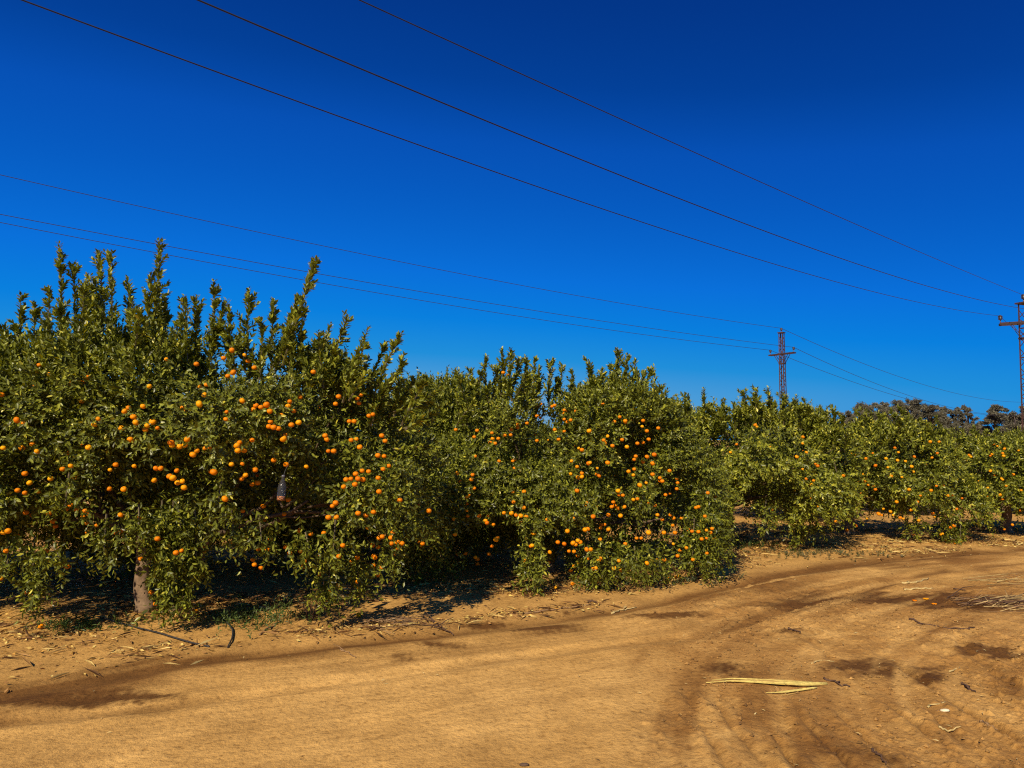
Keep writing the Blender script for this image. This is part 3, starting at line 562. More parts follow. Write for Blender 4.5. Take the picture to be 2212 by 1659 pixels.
# trees standing further back in the rows: three built, the rest copied with their parts
def generic(seed, loc, label, H=2.15, yng=.2):
    x, y = loc; c = np.array((x, y, 0.))
    L = [(c + (-.3, 0, H * .55), (.95, .95, H * .34)), (c + (.45, .1, H * .52), (.9, .95, H * .33)), (c + (0, .1, H * .75), (.85, .8, H * .24)), (c + (.1, -.1, H * .35), (1.15, 1.05, H * .2))]
    r = np.random.default_rng(seed); S = []
    for k in range(13):
        a = c + (r.uniform(-1, 1), r.uniform(-.8, .8), H * r.uniform(.72, .86)); S.append((a, a + (r.normal() * .06, r.normal() * .06, r.uniform(.3, .62)), .13, .9, .5))
    return build_tree(L, c, seed, 20, label, S, (), near=False, young=yng, n_rand=90, size=(.05, .08), group='mandarin trees further back in the rows')
G1 = generic(611, (-.9, 12.2), 'mandarin tree filling the gap behind the two nearest trees', 2.45)
G2 = generic(622, (2.5, 14.6), 'mandarin tree deep in the row between the middle and yellowish trees', 2.5)
G3 = generic(633, (5.6, 15.2), 'mandarin tree back in the row behind the yellowish tree', 2.3, .35)
SHARED = 'orchard mandarin tree far back in the rows, mostly hidden by the front trees'
def copy_tree(src, loc, rz, s, label):
    c = src.copy(); COL.objects.link(c); c.location = (*loc, 0); c.rotation_euler = (0, 0, rz); c.scale = (s, s, s); c['label'] = label
    for ch in src.children:
        if ch.name.startswith('mandarin') and ch.get('kind') != 'stuff' and random.random() < .45: continue
        k = ch.copy(); COL.objects.link(k); k.parent = c
for i, (x, y) in enumerate(((-4.6, 9.2), (-2.7, 9.4), (-6.7, 9.0), (-.9, 10.2), (-5.6, 13.2), (-1.6, 13.4), (-3.6, 12.8), (-6.9, 7.2), (.9, 16.), (4.1, 19.), (8.6, 16.4), (7.2, 19.5), (11.3, 16.6), (12.2, 20.5), (15., 17.5), (9.6, 23.5), (16.5, 22.), (-2., 16.5), (5.5, 24.), (13.5, 26.), (19.5, 26.), (19., 20.))):
    copy_tree((G1, G2, G3)[i % 3], (x, y), i * 1.9, ((.88, .95, .92, .96)[i % 4] if x < 5 else (.70, .74, .78, .72)[i % 4]), SHARED)

# ------------------------------------------------------------------ lattice poles and wires
def insulator(parent, p, s=1.):
    m = MB(); pr = [(.02, 0), (.03, .03), (.075, .045), (.085, .065), (.05, .085), (.085, .10), (.092, .125), (.055, .145), (.088, .16), (.085, .19), (.04, .215), (.03, .235)]
    m.lathe(p + np.array((0, 0, .05 * s)), [(a * s, b * s) for a, b in pr], 12, col=(.04, .028, .026))
    o = m.build('insulator', M_CERAMIC, parent)
    m = MB(); m.tube([p + np.array((0, 0, -.10 * s)), p + np.array((0, 0, .06 * s))], .016 * s, 6, (.12, .075, .06)); m.build('pin', M_RUST, o)
    return p + np.array((0, 0, .25 * s))
def lattice_pole(base, H, w0, w1, arm_dir, arm_half, arm_drop, label, psi, s=1., extra=None):
    root = bpy.data.objects.new('lattice_pole', None); COL.objects.link(root); root.location = base; tag(root, label, 'power pole', 'lattice power poles')
    rust = np.array((.06, .028, .022)); a = np.array((math.cos(psi), math.sin(psi), 0)); b = np.array((-math.sin(psi), math.cos(psi), 0))
    cor = ((1, 1), (-1, 1), (-1, -1), (1, -1))
    def corner(i, z): w = (w0 + (w1 - w0) * z / H) / 2; return a * cor[i][0] * w + b * cor[i][1] * w + np.array((0, 0, z))
    for i in range(4):
        m = MB(); t = .06 * s
        ca, cb = -cor[i][0] * a, -cor[i][1] * b
        for u, v in ((ca, cb), (cb, ca)):                                      # two flanges of an angle iron
            p, q = corner(i, 0), corner(i, H); off = u * t / 2 + v * .004
            d = norm(q - p); m.box((p + q) / 2 + off, (t / 2 - .0005, .004 + .0015 * (u is ca), np.linalg.norm(q - p) / 2), (u, v, d), rust)
        m.build('leg', M_RUST, root, smooth=False)
    for i in range(4):
        m = MB(); z, k = .15, 0; j = (i + 1) % 4
        while z < H - .2:
            st = .40 * s
            p, q = (corner(i, z), corner(j, z + st)) if k % 2 == 0 else (corner(j, z), corner(i, z + st))
            m.bar(p * (.985, .985, 1), q * (.985, .985, 1), .034 * s, .007, up=norm((p + q) * (1, 1, 0)), col=rust * .9); z += st; k += 1
            if k % 3 == 0: m.bar(corner(i, z), corner(j, z), .03 * s, .006, up=norm((p + q) * (1, 1, 0)), col=rust * .9)
        m.build('bracing', M_RUST, root, smooth=False)
    m = MB(); m.box((0, 0, H + .03), (w1 * .68, w1 * .68, .03), (a, b, np.array((0, 0, 1.))), rust * .8); m.build('cap_plate', M_RUST, root, smooth=False)
    ends = [insulator(root, np.array((0, 0, H + .10 * s)) + (extra if extra is not None else 0), s)]
    d = norm(np.array((*arm_dir, 0.))); za = H - arm_drop; pr = np.array((-d[1], d[0], 0))
    m = MB()
    for sg in (-1, 1): m.bar(-d * arm_half + pr * sg * w1 * .5 + (0, 0, za), d * arm_half + pr * sg * w1 * .5 + (0, 0, za), .03, .09 * s, col=rust * .7)
    for e in (-1, 1): m.box(d * e * (arm_half - .05) + (0, 0, za), (.04, w1 * .5 - .017, .035), (d, pr, np.array((0, 0, 1.))), rust * .7)
    m.build('crossarm', M_RUST, root, smooth=False)
    for e in (-1, 1):
        m = MB()
        for sg in (-1, 1): m.bar(d * e * arm_half * .55 + pr * sg * (w1 * .5 - .03) + (0, 0, za - .05), d * e * w1 * .55 + pr * sg * (w1 * .5 - .03) + (0, 0, za - arm_half * .62), .02, .035, up=pr, col=rust * .8)
        m.build('arm_brace', M_RUST, root, smooth=False)
    m = MB(); wz = (w0 + (w1 - w0) * (za - arm_half * .65) / H) / 2 + .012
    for k, (u, v) in enumerate(((a, b), (-a, b), (b, a), (-b, a))): m.box(u * wz + (0, 0, za - arm_half * .65), (.008, wz - .009 if k < 2 else wz + .0085, .035), (u, v, np.array((0, 0, 1.))), rust * .8)
    m.build('collar', M_RUST, root, smooth=False)
    for e in (-1, 1): ends.append(insulator(root, d * e * (arm_half - .05) + (0, 0, za + .10), s))
    return [np.asarray(base) + e for e in ends]                                # top, negative end, positive end
NB = at(2218, 656, 30.); nH = NB[2]
nd = norm(np.array((1., -.55)))
NE = lattice_pole((NB[0], NB[1], 0), nH, .60, .44, nd, .98, .78, 'tall rusty lattice power pole cut off by the right edge', math.radians(22), 1.0, np.array((-.16, -.05, 0)))
FB = at(1688, 720, 43.); fH = FB[2]
fd = norm(np.array((.53, -.85)))
FE = lattice_pole((FB[0], FB[1], 0), fH, .36, .25, fd, .86, 1.22, 'rusty lattice power pole rising behind the yellowish mandarin tree', math.radians(45), .85)
def wire(p, pxs, direction, label, group, rad=.009, ext=0., far=None):
    """a wire in the vertical plane through p along direction; heights come from where it is seen, smoothed by a parabola"""
    d = norm(np.asarray(direction, float)); n = np.array((-d[1], d[0])); o = np.array((0, 0, CAM_H)); S, Zs, Wt = [0.], [p[2]], [30.]
    for px, py in pxs:
        r = ray(px, py); t = ((p[:2] - o[:2]) @ n) / (r[:2] @ n); q = o + r * t; S.append((q[:2] - p[:2]) @ d); Zs.append(q[2]); Wt.append(1.)
    c = np.polyfit(S, Zs, 2, w=Wt) if len(S) > 2 else np.polyfit(S, Zs, 1)
    end = max(S) + ext; s = np.linspace(0, end, 90)
    pts = np.stack((p[0] + d[0] * s, p[1] + d[1] * s, np.polyval(c, s)), 1); pts[0] = p
    m = MB(); m.tube(pts, rad, 6, (.022, .024, .03)); tag(m.build('power_wire', M_WIRE), label, 'wire', group); return pts
GN, GF = 'wires of the near power line', 'wires of the far power line'
ndir = norm(np.array((-1., -.965)))
wire(NE[0], [(2000, 549), (1750, 442), (1500, 330), (1250, 213), (1000, 105), (780, 0)], ndir, 'highest overhead wire, running from the top of the right edge pole', GN, .0072, 4)
wire(NE[2], [(2150, 660), (1950, 604), (1700, 513), (1400, 394), (1000, 233), (700, 118), (390, 0)], ndir, 'middle overhead wire passing across the right edge pole', GN, .0072, 4)
wire(NE[1], [(2000, 661), (1750, 593), (1500, 517), (1200, 411), (900, 303), (600, 200), (300, 97), (10, 0)], ndir, 'lowest of the three near wires, ending at the left arm of the right edge pole', GN, .0072, 3)
wire(NE[1], [(2185, 706), (2205, 719)], (.86, .51), 'short wire leaving the left arm of the right edge pole to the right', GN, .0072, 40)
fdl = norm(np.array((-32., -20.))); fdr = norm(np.array((46., 44.)))
wire(FE[0], [(1400, 668), (1100, 613), (800, 549), (500, 487), (250, 432), (0, 382)], fdl, 'top wire of the far line, left of its pole', GF, .0105, 8)
wire(FE[2], [(1400, 709), (1100, 661), (850, 618), (690, 596), (400, 537), (200, 500), (0, 464)], fdl, 'far line wire from the right arm of its pole, running left', GF, .0105, 8)
wire(FE[1], [(1400, 726), (1100, 680), (850, 638), (690, 610), (400, 556), (200, 520), (0, 482)], fdl, 'lowest far line wire, from the left arm of its pole', GF, .0105, 8)
wire(FE[0], [(1850, 783), (1950, 817), (2050, 843), (2150, 866)], fdr, 'top wire of the far line, sloping down right behind the eucalyptus', GF, .012, 40)
wire(FE[2], [(1850, 816), (1950, 849), (2050, 877), (2120, 894)], fdr, 'far line wire from the right arm, sloping down right', GF, .012, 40)
wire(FE[1], [(1800, 811), (1900, 844), (1990, 869), (2060, 886)], fdr, 'lowest far line wire sloping down right past the eucalyptus tops', GF, .012, 40)

# ------------------------------------------------------------------ eucalyptus wood on the skyline
def eucalyptus(px, top, Y, wpx, label, seed, low=960, layered=False):
    r = np.random.default_rng(seed); foot = at(px, 950, Y); foot[2] = 0
    root = bpy.data.objects.new('eucalyptus_tree', None); COL.objects.link(root); root.location = foot; tag(root, label, 'tree', 'eucalyptus trees on the skyline')
    zt = at(px, top, Y)[2]; W_ = wpx / F * Y / 2; m = MB(); pos, cl = [], []
    m.tube([(0, 0, -.2), (.15, 0, zt * .4), (-.1, .1, zt * .85)], [.28, .2, .06], 7, (.22, .17, .14))
    nb = 18 if layered else 32
    for k in range(nb):
        f = (k + r.random()) / nb; h = zt * (.12 + .85 * f); wk = W_ * (1.0 - .55 * f ** 3) * r.uniform(.35, 1.)
        a = r.random() * 6.28; c = np.array((math.cos(a) * wk * .85, math.sin(a) * wk * .85, h))
        m.tube([(0, 0, h * .72), c * (.5, .5, .93), c], [.08, .05, .02], 5, (.2, .16, .13))
        rad = r.uniform(.35, .8) * (1.25 if layered else min(1., W_ / 2.4) * (1.15 - .35 * f)); n = int(520 * rad ** 1.4)
        for q in range(3):
            cc_ = c + r.normal(size=3) * rad * np.array((.7, .7, .35)); u = norm(r.normal(size=(n, 3))) * (r.random(n) ** .5)[:, None]
            pos.append(cc_ + u * rad * r.uniform(.5, .9) * np.array((1.15, 1.15, .45 if layered else .85))); cl.append(np.full(n, r.uniform(.7, 1.3)))
    pos = np.concatenate(pos); cl = np.concatenate(cl); n = len(pos)
    col = np.array((.108, .10, .064)) * cl[:, None] * r.uniform(.7, 1.3, (n, 1))
    V, l, t, cc = leaf_mesh(pos, r.normal(size=(n, 3)) + np.array((0, 0, -.5)), r.normal(size=(n, 3)), r.uniform(.12, .30, n), col, False, 1.2)
    link('crown', mesh_np('crown', V, l, t, M_EUC, cc), root); m.build('trunk', M_BARK, root)
for i, (zx, zy, w, Y, lab, lay) in enumerate((
        (265, 275, 70, 118, 'small pale eucalyptus at the left end of the skyline wood', 0), (410, 200, 78, 108, 'rounded grey eucalyptus, left of the skyline wood', 0), (600, 178, 78, 112, 'eucalyptus with a pointed tip between rounded and big crowns', 0),
        (800, 155, 70, 104, 'eucalyptus at the left shoulder of the biggest skyline crown', 0), (965, 130, 92, 100, 'tallest broad eucalyptus of the skyline wood', 0), (1170, 195, 88, 98, 'eucalyptus forming the right slope of the biggest crown', 0),
        (1465, 228, 46, 110, 'slim eucalyptus, left one of the slim pair', 0), (1600, 208, 42, 112, 'slim eucalyptus, right one of the slim pair', 0), (1890, 192, 96, 95, 'open layered eucalyptus with tiered branches', 1), (2130, 290, 70, 90, 'dark eucalyptus just left of the right edge pole', 0), (2210, 220, 50, 92, 'tall eucalyptus partly behind the right edge pole', 0),
        (1340, 370, 60, 105, 'short eucalyptus between the biggest crown and the slim pair', 0), (1730, 425, 40, 100, 'lowest eucalyptus between the slim pair and the layered one', 0))):
    eucalyptus((3100 + zx * .3345) / 1.736, (1450 + zy * .3345) / 1.736, Y, w, lab, 900 + i, layered=bool(lay))

# ------------------------------------------------------------------ things on the ground
def chips(name, n, sampler, col, size, kind_label, seed, near=False, width=1., lift=.004, tilt=.5, m=None):
    r = np.random.default_rng(seed); P = sampler(r, n); z = ground_fields(P[:, 0], P[:, 1])[0]
    pos = np.stack((P[:, 0], P[:, 1], z + lift + r.random(len(P)) * .01), 1); k = len(P); a = r.random(k) * 6.28
    d = np.stack((np.cos(a), np.sin(a), r.normal(size=k) * .15), 1); nr = np.array((0, 0, 1.)) + r.normal(size=(k, 3)) * tilt
    c = np.array(col)[r.integers(len(col), size=k)] * r.uniform(.7, 1.25, (k, 1))
    V, l, t, cc = leaf_mesh(pos, d, nr, r.uniform(*size, k), c, near, width)
    o = link(name, mesh_np(name, V, l, t, m or M_LITTER, cc)); tag(o, kind_label, name.replace('_', ' '), kind='stuff')
def verge(r, n):
    """points on the orchard side of the track's edge, thicker near the trees"""
    out = []
    while sum(map(len, out)) < n:
        X = r.uniform(-8, 13, n); Y = r.uniform(4.4, 14.5, n); P3 = np.stack((X, Y, 0 * X), 1); s = Y - np.interp(X, EDGE[:, 0], EDGE[:, 1])
        w = sstep(s, .0, .45) * np.clip(.4 + .75 * N2(P3, 1.3) + .35 * N4(P3, 3.1), .03, 1) * (1 - .45 * sstep(s, 2.4, 4))
        out.append(np.stack((X, Y), 1)[r.random(n) < w])
    return np.concatenate(out)[:n]
def track(r, n):
    X = r.uniform(-5, 9, n * 2); Y = r.uniform(3.2, 12, n * 2); s = Y - np.interp(X, EDGE[:, 0], EDGE[:, 1]); rt = sstep(X - (.4 + .2 * (Y - 3.5)), -.2, .8)
    k = (s < .1) & (r.random(len(X)) < .12 + .55 * rt); return np.stack((X, Y), 1)[k][:n]
def churned(r, n):
    X = r.uniform(.3, 6, n * 3); Y = r.uniform(3.2, 8, n * 3); P3 = np.stack((X, Y, 0 * X), 1)
    rt = sstep(X - (.55 + .22 * (Y - 3.5)), -.2, .6) * (Y < np.interp(X, EDGE[:, 0], EDGE[:, 1]) - .2); k = r.random(len(X)) < rt * np.clip(.25 + N4(P3, 1.4), 0, 1); return np.stack((X, Y), 1)[k][:n]
chips('leaf_litter', 36000, verge, [(.56, .38, .10), (.40, .22, .05), (.20, .10, .03), (.62, .47, .14), (.10, .05, .018), (.30, .16, .05)], (.012, .052), 'dry curled leaves scattered under and before the trees', 41, tilt=.8, lift=.01)
chips('straw_litter', 9000, verge, [(.62, .46, .16), (.30, .17, .06), (.12, .06, .025)], (.07, .22), 'thin dry straw strewn along the orchard verge', 42, width=.16)
chips('track_litter', 1500, track, [(.56, .45, .2), (.45, .32, .12), (.16, .09, .04)], (.012, .05), 'bits of straw and dry leaf on the dirt track', 43, width=.5, tilt=.25)
def clods():
    r = np.random.default_rng(44); P = churned(r, 7000); z, c, _, _ = ground_fields(P[:, 0], P[:, 1]); k = len(P)
    T = norm(np.array([(1, 0, 0), (-1, 0, 0), (0, 1, 0), (0, -1, 0), (0, 0, 1), (0, 0, -1.)])); FF = np.array([(0, 2, 4), (2, 1, 4), (1, 3, 4), (3, 0, 4), (2, 0, 5), (1, 2, 5), (3, 1, 5), (0, 3, 5)])
    s = np.minimum(r.exponential(.0038, k) + .002, .017); V = T[None] * s[:, None, None] * r.uniform(.6, 1.4, (k, 6, 1)) * np.array((1, 1, .7)) + np.stack((P[:, 0], P[:, 1], z + s * .3), 1)[:, None, :]
    loops = (np.arange(k)[:, None, None] * 6 + FF[None]).ravel()
    o = link('soil_clods', mesh_np('soil_clods', V.reshape(-1, 3), loops, np.full(k * 8, 3), M_STONE, np.repeat(c * r.uniform(.45, .95, (k, 1)), 6, axis=0))); tag(o, 'crumbs of churned brown soil', 'soil crumbs', kind='stuff')
clods()
PALE, DARK, MID = (.46, .34, .13), (.085, .045, .025), (.24, .14, .06)
def stick(name, pts, rad, col, label, cat, group=None, lift=None, forks=()):
    P = np.array([on_ground(x, y, (rad if lift is None else lift)) for x, y in pts]); r = np.random.default_rng(int(pts[0][0] * 7 + pts[0][1]))
    k = max(6, len(P) * 4); t = np.linspace(0, len(P) - 1, k); Q = np.stack([np.interp(t, np.arange(len(P)), P[:, j]) for j in range(3)], 1)
    Q[1:-1] += r.normal(size=(k - 2, 3)) * rad * np.array((1.2, 1.2, .4)); m = MB(); m.tube(Q, np.linspace(rad, rad * .5, k), 6, col, .2)
    for (i, dx, dy, dz) in forks: m.tube([Q[i], Q[i] + np.array((dx, dy, dz)) * .5 + (0, 0, .01), Q[i] + (dx, dy, dz)], [rad * .6, rad * .45, rad * .3], 5, col)
    return tag(m.build(name, M_STICK), label, cat, group)
# the pale cane lying on the track: blade-like strips wrapped round a stalk
def cane(pts, rad, label, strips, seed):
    r = np.random.default_rng(seed); P = np.array([on_ground(x, y, rad * 1.1) for x, y in pts]); k = 16; t = np.linspace(0, len(P) - 1, k)
    Q = np.stack([np.interp(t, np.arange(len(P)), P[:, j]) for j in range(3)], 1); m = MB()
    m.tube(Q, rad * np.concatenate((np.linspace(.25, 1, 11), np.linspace(1, 1.05, 3), [.95, .6])), 8, (.52, .41, .11), .25)
    root = m.build('dry_cane', M_STICK); tag(root, label, 'cane', 'pale canes lying on the track')
    for i in range(strips):
        a, b = sorted(r.uniform(.05, .95, 2)); b = min(1, max(b, a + .35)); ss = np.linspace(a, b, 9) * (k - 1)
        c = np.stack([np.interp(ss, np.arange(k), Q[:, j]) for j in range(3)], 1) + np.array((0, r.normal() * rad * 2.2, rad * r.uniform(-.2, .8)))
        c[:, 1] += np.sin(np.linspace(0, 3.1, 9)) * r.normal() * rad * 1.6
        w = rad * r.uniform(.35, .7) * np.sin(np.linspace(.25, 2.9, 9)); m = MB(); m.tube(c, w, 5, (.50, .38, .10) if i % 3 else (.34, .22, .06)); m.build('leaf_sheath', M_STICK, root)
cane([(1525, 1475), (1580, 1472), (1640, 1478), (1720, 1480), (1787, 1479)], .0095, 'long pale yellow dry cane with shredded sheaths on the track', 16, 5)
cane([(1655, 1500), (1690, 1495), (1765, 1487)], .007, 'shorter pale cane lying just below the long one', 5, 6)
TW = 'dark twigs on the track'
stick('twig', [(1780, 1467), (1805, 1474), (1836, 1484)], .008, DARK, 'dark twig right of the long pale cane', 'twig', TW)
stick('twig', [(1704, 1359), (1714, 1363), (1728, 1370)], .009, DARK, 'short dark twig on the track above the pale cane', 'twig', TW)
stick('twig', [(1964, 1340), (1990, 1347), (2030, 1355), (2073, 1363), (2106, 1360)], .009, DARK, 'long crooked dark twig on the right of the track', 'twig', TW, forks=((6, -.12, -.08, .02),))
stick('twig', [(2080, 1482), (2092, 1491), (2108, 1497)], .008, DARK, 'curved dark twig near the right edge ruts', 'twig', TW)
stick('twig', [(1885, 1630), (1898, 1643), (1914, 1658)], .007, DARK, 'dark twig at the bottom edge in the wet ruts', 'twig', TW)
stick('twig', [(2117, 1564), (2135, 1571), (2155, 1577)], .007, MID, 'brown twig low on the right of the track', 'twig', TW)
stick('twig', [(1271, 1299), (1283, 1302), (1296, 1307)], .012, DARK, 'short dark stick on the verge before the middle tree', 'twig', TW)
stick('branch', [(1135, 1326), (1190, 1319), (1240, 1312), (1278, 1308)], .009, MID, 'long thin fallen branch across the verge before the middle tree', 'branch')
stick('twig', [(1320, 1320), (1338, 1314), (1375, 1309)], .009, PALE, 'pale stick lying at the verge edge', 'twig', TW)
stick('twig', [(2060, 1274), (2085, 1279)], .008, DARK, 'short dark twig on the track below the right edge tree', 'twig', TW)
stick('twig', [(1948, 1262), (1975, 1260), (2006, 1252)], .013, PALE, 'pale curved stick, upper of two on the far track', 'twig', TW)
stick('twig', [(1955, 1276), (1985, 1274), (2014, 1273)], .011, PALE, 'pale straight stick, lower of two on the far track', 'twig', TW)
stick('twig', [(1752, 1434), (1772, 1428), (1802, 1429)], .005, PALE, 'thin bent straw above the right end of the pale cane', 'straw', TW)
stick('twig', [(2051, 1452), (2073, 1441)], .006, PALE, 'short pale straw by the wet soil on the right', 'straw', TW)
stick('twig', [(2004, 1529), (2042, 1522)], .006, PALE, 'pale straw above the white pebble', 'straw', TW)
stick('twig', [(2028, 1577), (2050, 1580), (2076, 1578)], .006, PALE, 'pale straw below the white pebble', 'straw', TW)
stick('twig', [(925, 1343), (940, 1350), (960, 1358), (979, 1367)], .009, DARK, 'dark forked twig on the verge by the brush heap', 'twig', TW, forks=((5, -.1, .12, .07), (7, .12, .05, .06), (9, -.05, -.1, .03)))
stick('twig', [(735, 1405), (752, 1412), (768, 1420)], .006, MID, 'bent brown twig on the dark track edge', 'twig', TW, forks=((4, -.12, .1, .03),))
stick('twig', [(560, 1372), (590, 1352), (608, 1340)], .010, MID, 'brown stick leaning on the weeds right of the front trunk', 'branch', None)
def brush(name, c, rx, ry, n, label, col, seed, hgt=.08, length=(.2, .5), lean=0.):
    r = np.random.default_rng(seed); g = gnd(*c); m = MB()
    for i in range(n):
        x, y = g[0] + np.clip(r.normal(), -1.1, 1.6) * rx * .5, g[1] + np.clip(r.normal(), -1.4, 1.4) * ry * .5; a = lean + np.clip(r.normal() * .35, -.55, .55); L = r.uniform(*length); z = gz(x, y) + .006 + r.random() * hgt * .5
        d = np.array((math.cos(a), math.sin(a), r.normal() * .06)) * L; p = np.array((x, y, z)); q = p + d; q[2] = max(q[2], gz(q[0], q[1]) + .006)
        mid = (p + q) / 2 + (r.normal() * .02, r.normal() * .02, r.random() * hgt * .5); rd = r.uniform(.002, .005)
        m.tube([p, mid, q], [rd, rd * .8, rd * .4], 5, np.array(col[i % len(col)]) * r.uniform(.7, 1.2))
        if r.random() < .6: m.tube([mid, mid + d * .25 + r.normal(size=3) * .05 * np.array((1, 1, .4)) + (0, 0, .02)], [rd * .6, rd * .3], 4, col[i % len(col)])
    tag(m.build(name, M_STICK), label, 'brush heap', 'heaps of dry prunings')
brush('brush_heap', (2190, 1312), .9, .35, 80, 'heap of dry prunings on the track at the right edge', [MID, DARK, DARK, (.42, .30, .12)], 71, .10, (.25, .8), .1)
brush('brush_heap', (832, 1350), .4, .28, 34, 'low tangle of grey twigs on the verge right of the front tree', [MID, DARK, (.3, .2, .1)], 72, .07, (.15, .4), -.3)
brush('brush_heap', (2190, 1262), .8, .3, 14, 'loose dry stalks above the prunings heap at right', [PALE, MID], 73, .04, (.3, .7), .05)
def dry_weed(c, label, seed, n=9, h=.28):
    r = np.random.default_rng(seed); g = on_ground(*c); m = MB()
    for i in range(n):
        d = np.array((r.normal() * .5, r.normal() * .5, 1)) * r.uniform(.5, 1) * h; p1 = g + d * .5 + r.normal(size=3) * .02
        m.tube([g - (0, 0, .01), p1, g + d], [.005, .004, .002], 4, DARK)
        for k in range(3): m.tube([p1, p1 + r.normal(size=3) * .07 + (0, 0, .05)], [.003, .0015], 4, MID)
    tag(m.build('dry_weed', M_STICK), label, 'weed', 'dry leafless weeds')
dry_weed((690, 1322), 'dark dry weed standing in the shade edge right of the front tree', 81)
dry_weed((673, 1338), 'small dry weed sprouting nearer the track than its neighbour', 82, 6, .16)
def weed(c, rx, ry, n, label, seed, h=.12, col=((.06, .10, .018), (.09, .13, .025), (.05, .075, .015))):
    r = np.random.default_rng(seed); g = gnd(*c); x = g[0] + r.normal(size=n) * rx * .5; y = g[1] + r.normal(size=n) * ry * .5; z = ground_fields(x, y)[0]
    o = np.stack((x, y, z), 1); d = norm(np.stack((r.normal(size=n) * .5, r.normal(size=n) * .5, np.ones(n)), 1)); L = r.uniform(.35, 1, n) * h; nl = r.integers(5, 10, n)
    pos, ld, nr, s, idx = shoots_to_leaves(r, o, d, L, nl, np.full(n, .1), (.5, 1.1)); cc = np.array(col)[r.integers(3, size=n)][idx] * r.uniform(.75, 1.25, (len(pos), 1))
    V, l, t, cl = leaf_mesh(pos, ld, nr, r.uniform(.025, .05, len(pos)), cc, False, .75)
    tag(link('weed_patch', mesh_np('weed_patch', V, l, t, M_WEED, cl)), label, 'weeds', 'green weed patches', 'stuff')
weed((545, 1336), .55, .5, 190, 'largest patch of green weeds, right of the front trunk', 91, .16)
weed((160, 1352), .45, .25, 60, 'small patch of green weeds left of the front trunk', 92, .1)
weed((230, 1350), .5, .3, 45, 'thin low weeds just left of the drip hose', 97, .06)
weed((1395, 1254), .9, .3, 150, 'grey green weeds at the foot of the middle tree', 93, .07, ((.07, .09, .035), (.06, .08, .03), (.09, .10, .04)))
weed((1305, 1270), .35, .16, 40, 'little weed tuft before the middle tree', 94, .06, ((.07, .09, .035), (.06, .08, .03), (.09, .10, .04)))
weed((1590, 1180), .6, .3, 110, 'weeds round the bare trunk of the yellowish tree', 95, .1)
weed((1770, 1197), 1.1, .5, 150, 'flat weed patch on open soil right of the bare trunk', 96, .05, ((.09, .09, .03), (.12, .10, .04), (.07, .08, .025)))
def hose(pts, label, rad=.0065, lift=.012):
    P = np.array([on_ground(x, y, rad + .002) for x, y in pts]); P[1:-1, 2] += lift * .5; k = len(P) * 8; t = np.linspace(0, len(P) - 1, k)
    Q = np.stack([np.interp(t, np.arange(len(P)), P[:, j]) for j in range(3)], 1)
    for _ in range(6): Q[1:-1] = (Q[:-2] + Q[1:-1] * 2 + Q[2:]) / 4
    m = MB(); m.tube(Q, rad, 8, (.03, .03, .03)); tag(m.build('drip_hose', M_HOSE), label, 'hose', 'drip irrigation hoses')
hose([(215, 1334), (255, 1347), (300, 1358), (345, 1368), (378, 1378), (415, 1391), (452, 1399)], 'black drip hose ending on the bare soil before the front tree')
hose([(440, 1312), (462, 1330), (490, 1344), (503, 1362), (502, 1380), (492, 1400)], 'thin black hose looping down through the weeds')
def fallen(px, py, label, s=1., group='mandarins fallen on the ground'):
    f = link('fallen_mandarin', FRUIT[int(px) % 3]); g = on_ground(px, py, .022 * s); f.location = g; f.scale = (s,) * 3; f.rotation_euler = (random.uniform(-.5, .5), random.uniform(-.5, .5), random.random() * 6); tag(f, label, 'mandarin', group)
for px, py, lab in ((775, 1333, 'lone mandarin fallen on the soil right of the front tree'), (1170, 1279, 'mandarin fallen beside the lowest hanging spray of the middle tree'), (1201, 1271, 'mandarin on dry leaves between the hanging spray and the weeds'), (1281, 1262, 'left mandarin of the touching pair before the middle tree'), (1289, 1261, 'right mandarin of the touching pair before the middle tree'),
                    (1443, 1252, 'leftmost mandarin beside the grey green weeds'), (1460, 1249, 'left mandarin of two lying close, right of the grey weeds'), (1468, 1248, 'right mandarin of two lying close, right of the grey weeds'), (1490, 1248, 'rightmost fallen mandarin by the middle tree'), (1368, 1251, 'mandarin in the weeds under the middle tree skirt'), (1237, 1263, 'mandarin in the shade under the middle tree'),
                    (88, 1358, 'fallen mandarin on litter at the far left'), (423, 1321, 'small mandarin on the soil between trunk and weeds'), (2057, 1172, 'left mandarin below the fourth tree skirt'), (2075, 1174, 'right mandarin below the fourth tree skirt')):
    fallen(px, py, lab)
def pebble(px, py, s, col, label, seed):
    m = MB(); m.lathe((0, 0, 0), [(.3 * s, -.4 * s), (.8 * s, -.25 * s), (s, 0), (.75 * s, .3 * s), (.25 * s, .45 * s)], 9, col=col); m.v[0] = m.v[0] * np.array((1.3, .8, .9)) * (1 + Noise(seed)(m.v[0] / s, .7)[:, None] * .12)
    o = m.build('pebble', M_STONE, loc=on_ground(px, py, s * .25)); tag(o, label, 'stone', 'pebbles on the track')
pebble(2040, 1539, .022, (.7, .6, .38), 'white pebble low on the right of the track', 1)
pebble(1132, 1652, .02, (.10, .06, .035), 'dark round stone at the bottom edge of the smooth track', 3)
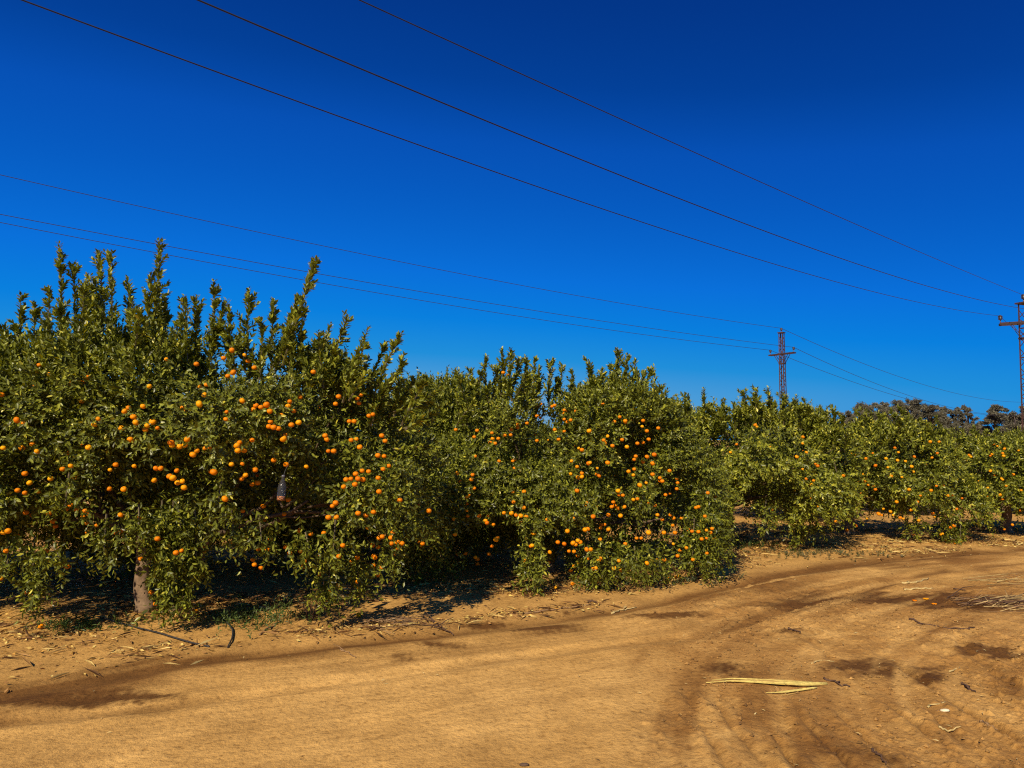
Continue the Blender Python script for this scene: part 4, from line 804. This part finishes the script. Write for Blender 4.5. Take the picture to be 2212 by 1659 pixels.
# orange peel scraps on the track
for px, py, lab in ((2000, 1296, 'scrap of mandarin peel, left piece on the track'), (2018, 1305, 'scrap of mandarin peel, right piece on the track'), (1976, 1298, 'tiny pale peel scrap left of the orange ones')):
    m = MB(); r = np.random.default_rng(int(px)); m.lathe((0, 0, 0), [(.006, -.004), (.022, 0), (.026, .006), (.02, .010), (.004, .009)], 8); m.v[0] *= 1 + r.normal(size=(len(m.v[0]), 1)) * .15
    o = m.build('peel_scrap', M_FRUIT, loc=on_ground(px, py, .004)); tag(o, lab, 'peel', 'mandarin peel scraps')
# bottle hung in the front tree
def bottle():
    top, bot = at(612, 1030, 6.1), at(606, 1082, 6.06); ax = norm(top - bot); Hh = np.linalg.norm(top - bot)
    root = bpy.data.objects.new('plastic_bottle', None); COL.objects.link(root); root.location = bot; tag(root, 'clear plastic bottle hung in the dark gap of the nearest tree', 'bottle')
    m, N, L, P = mat('clear_plastic'); P.inputs['Base Color'].default_value = (.6, .6, .63, 1); P.inputs['Roughness'].default_value = .1; P.inputs['Transmission Weight'].default_value = .96; P.inputs['IOR'].default_value = 1.2
    R = .034; b = MB(); b.lathe((0, 0, 0), [(R * .5, 0), (R * .95, .006), (R, .03), (R * .94, Hh * .2), (R, Hh * .26), (R * .94, Hh * .36), (R, Hh * .42), (R * .97, Hh * .6), (R * .7, Hh * .78), (R * .38, Hh * .9), (R * .36, Hh * .97)], 18, ax); b.build('body', m, root)
    b = MB(); b.lathe(ax * (Hh * .975), [(R * .44, 0), (R * .44, .016), (R * .3, .019)], 14, ax, (.1, .1, .11)); b.build('cap', M_CERAMIC, root)
    m2, N, L, P = mat('bait_liquid'); P.inputs['Base Color'].default_value = (.62, .22, .05, 1); P.inputs['Roughness'].default_value = .2
    b = MB(); b.lathe(ax * .004, [(R * .5, 0), (R * .86, .004), (R * .88, Hh * .16)], 16, ax); b.build('liquid', m2, root)
    b = MB(); b.tube([ax * Hh * 1.0, ax * Hh * 1.1 + (0, .03, .02), ax * Hh + (0.01, .15, .14)], .0018, 5, (.06, .06, .06)); b.build('cord', M_WIRE, root)
bottle()
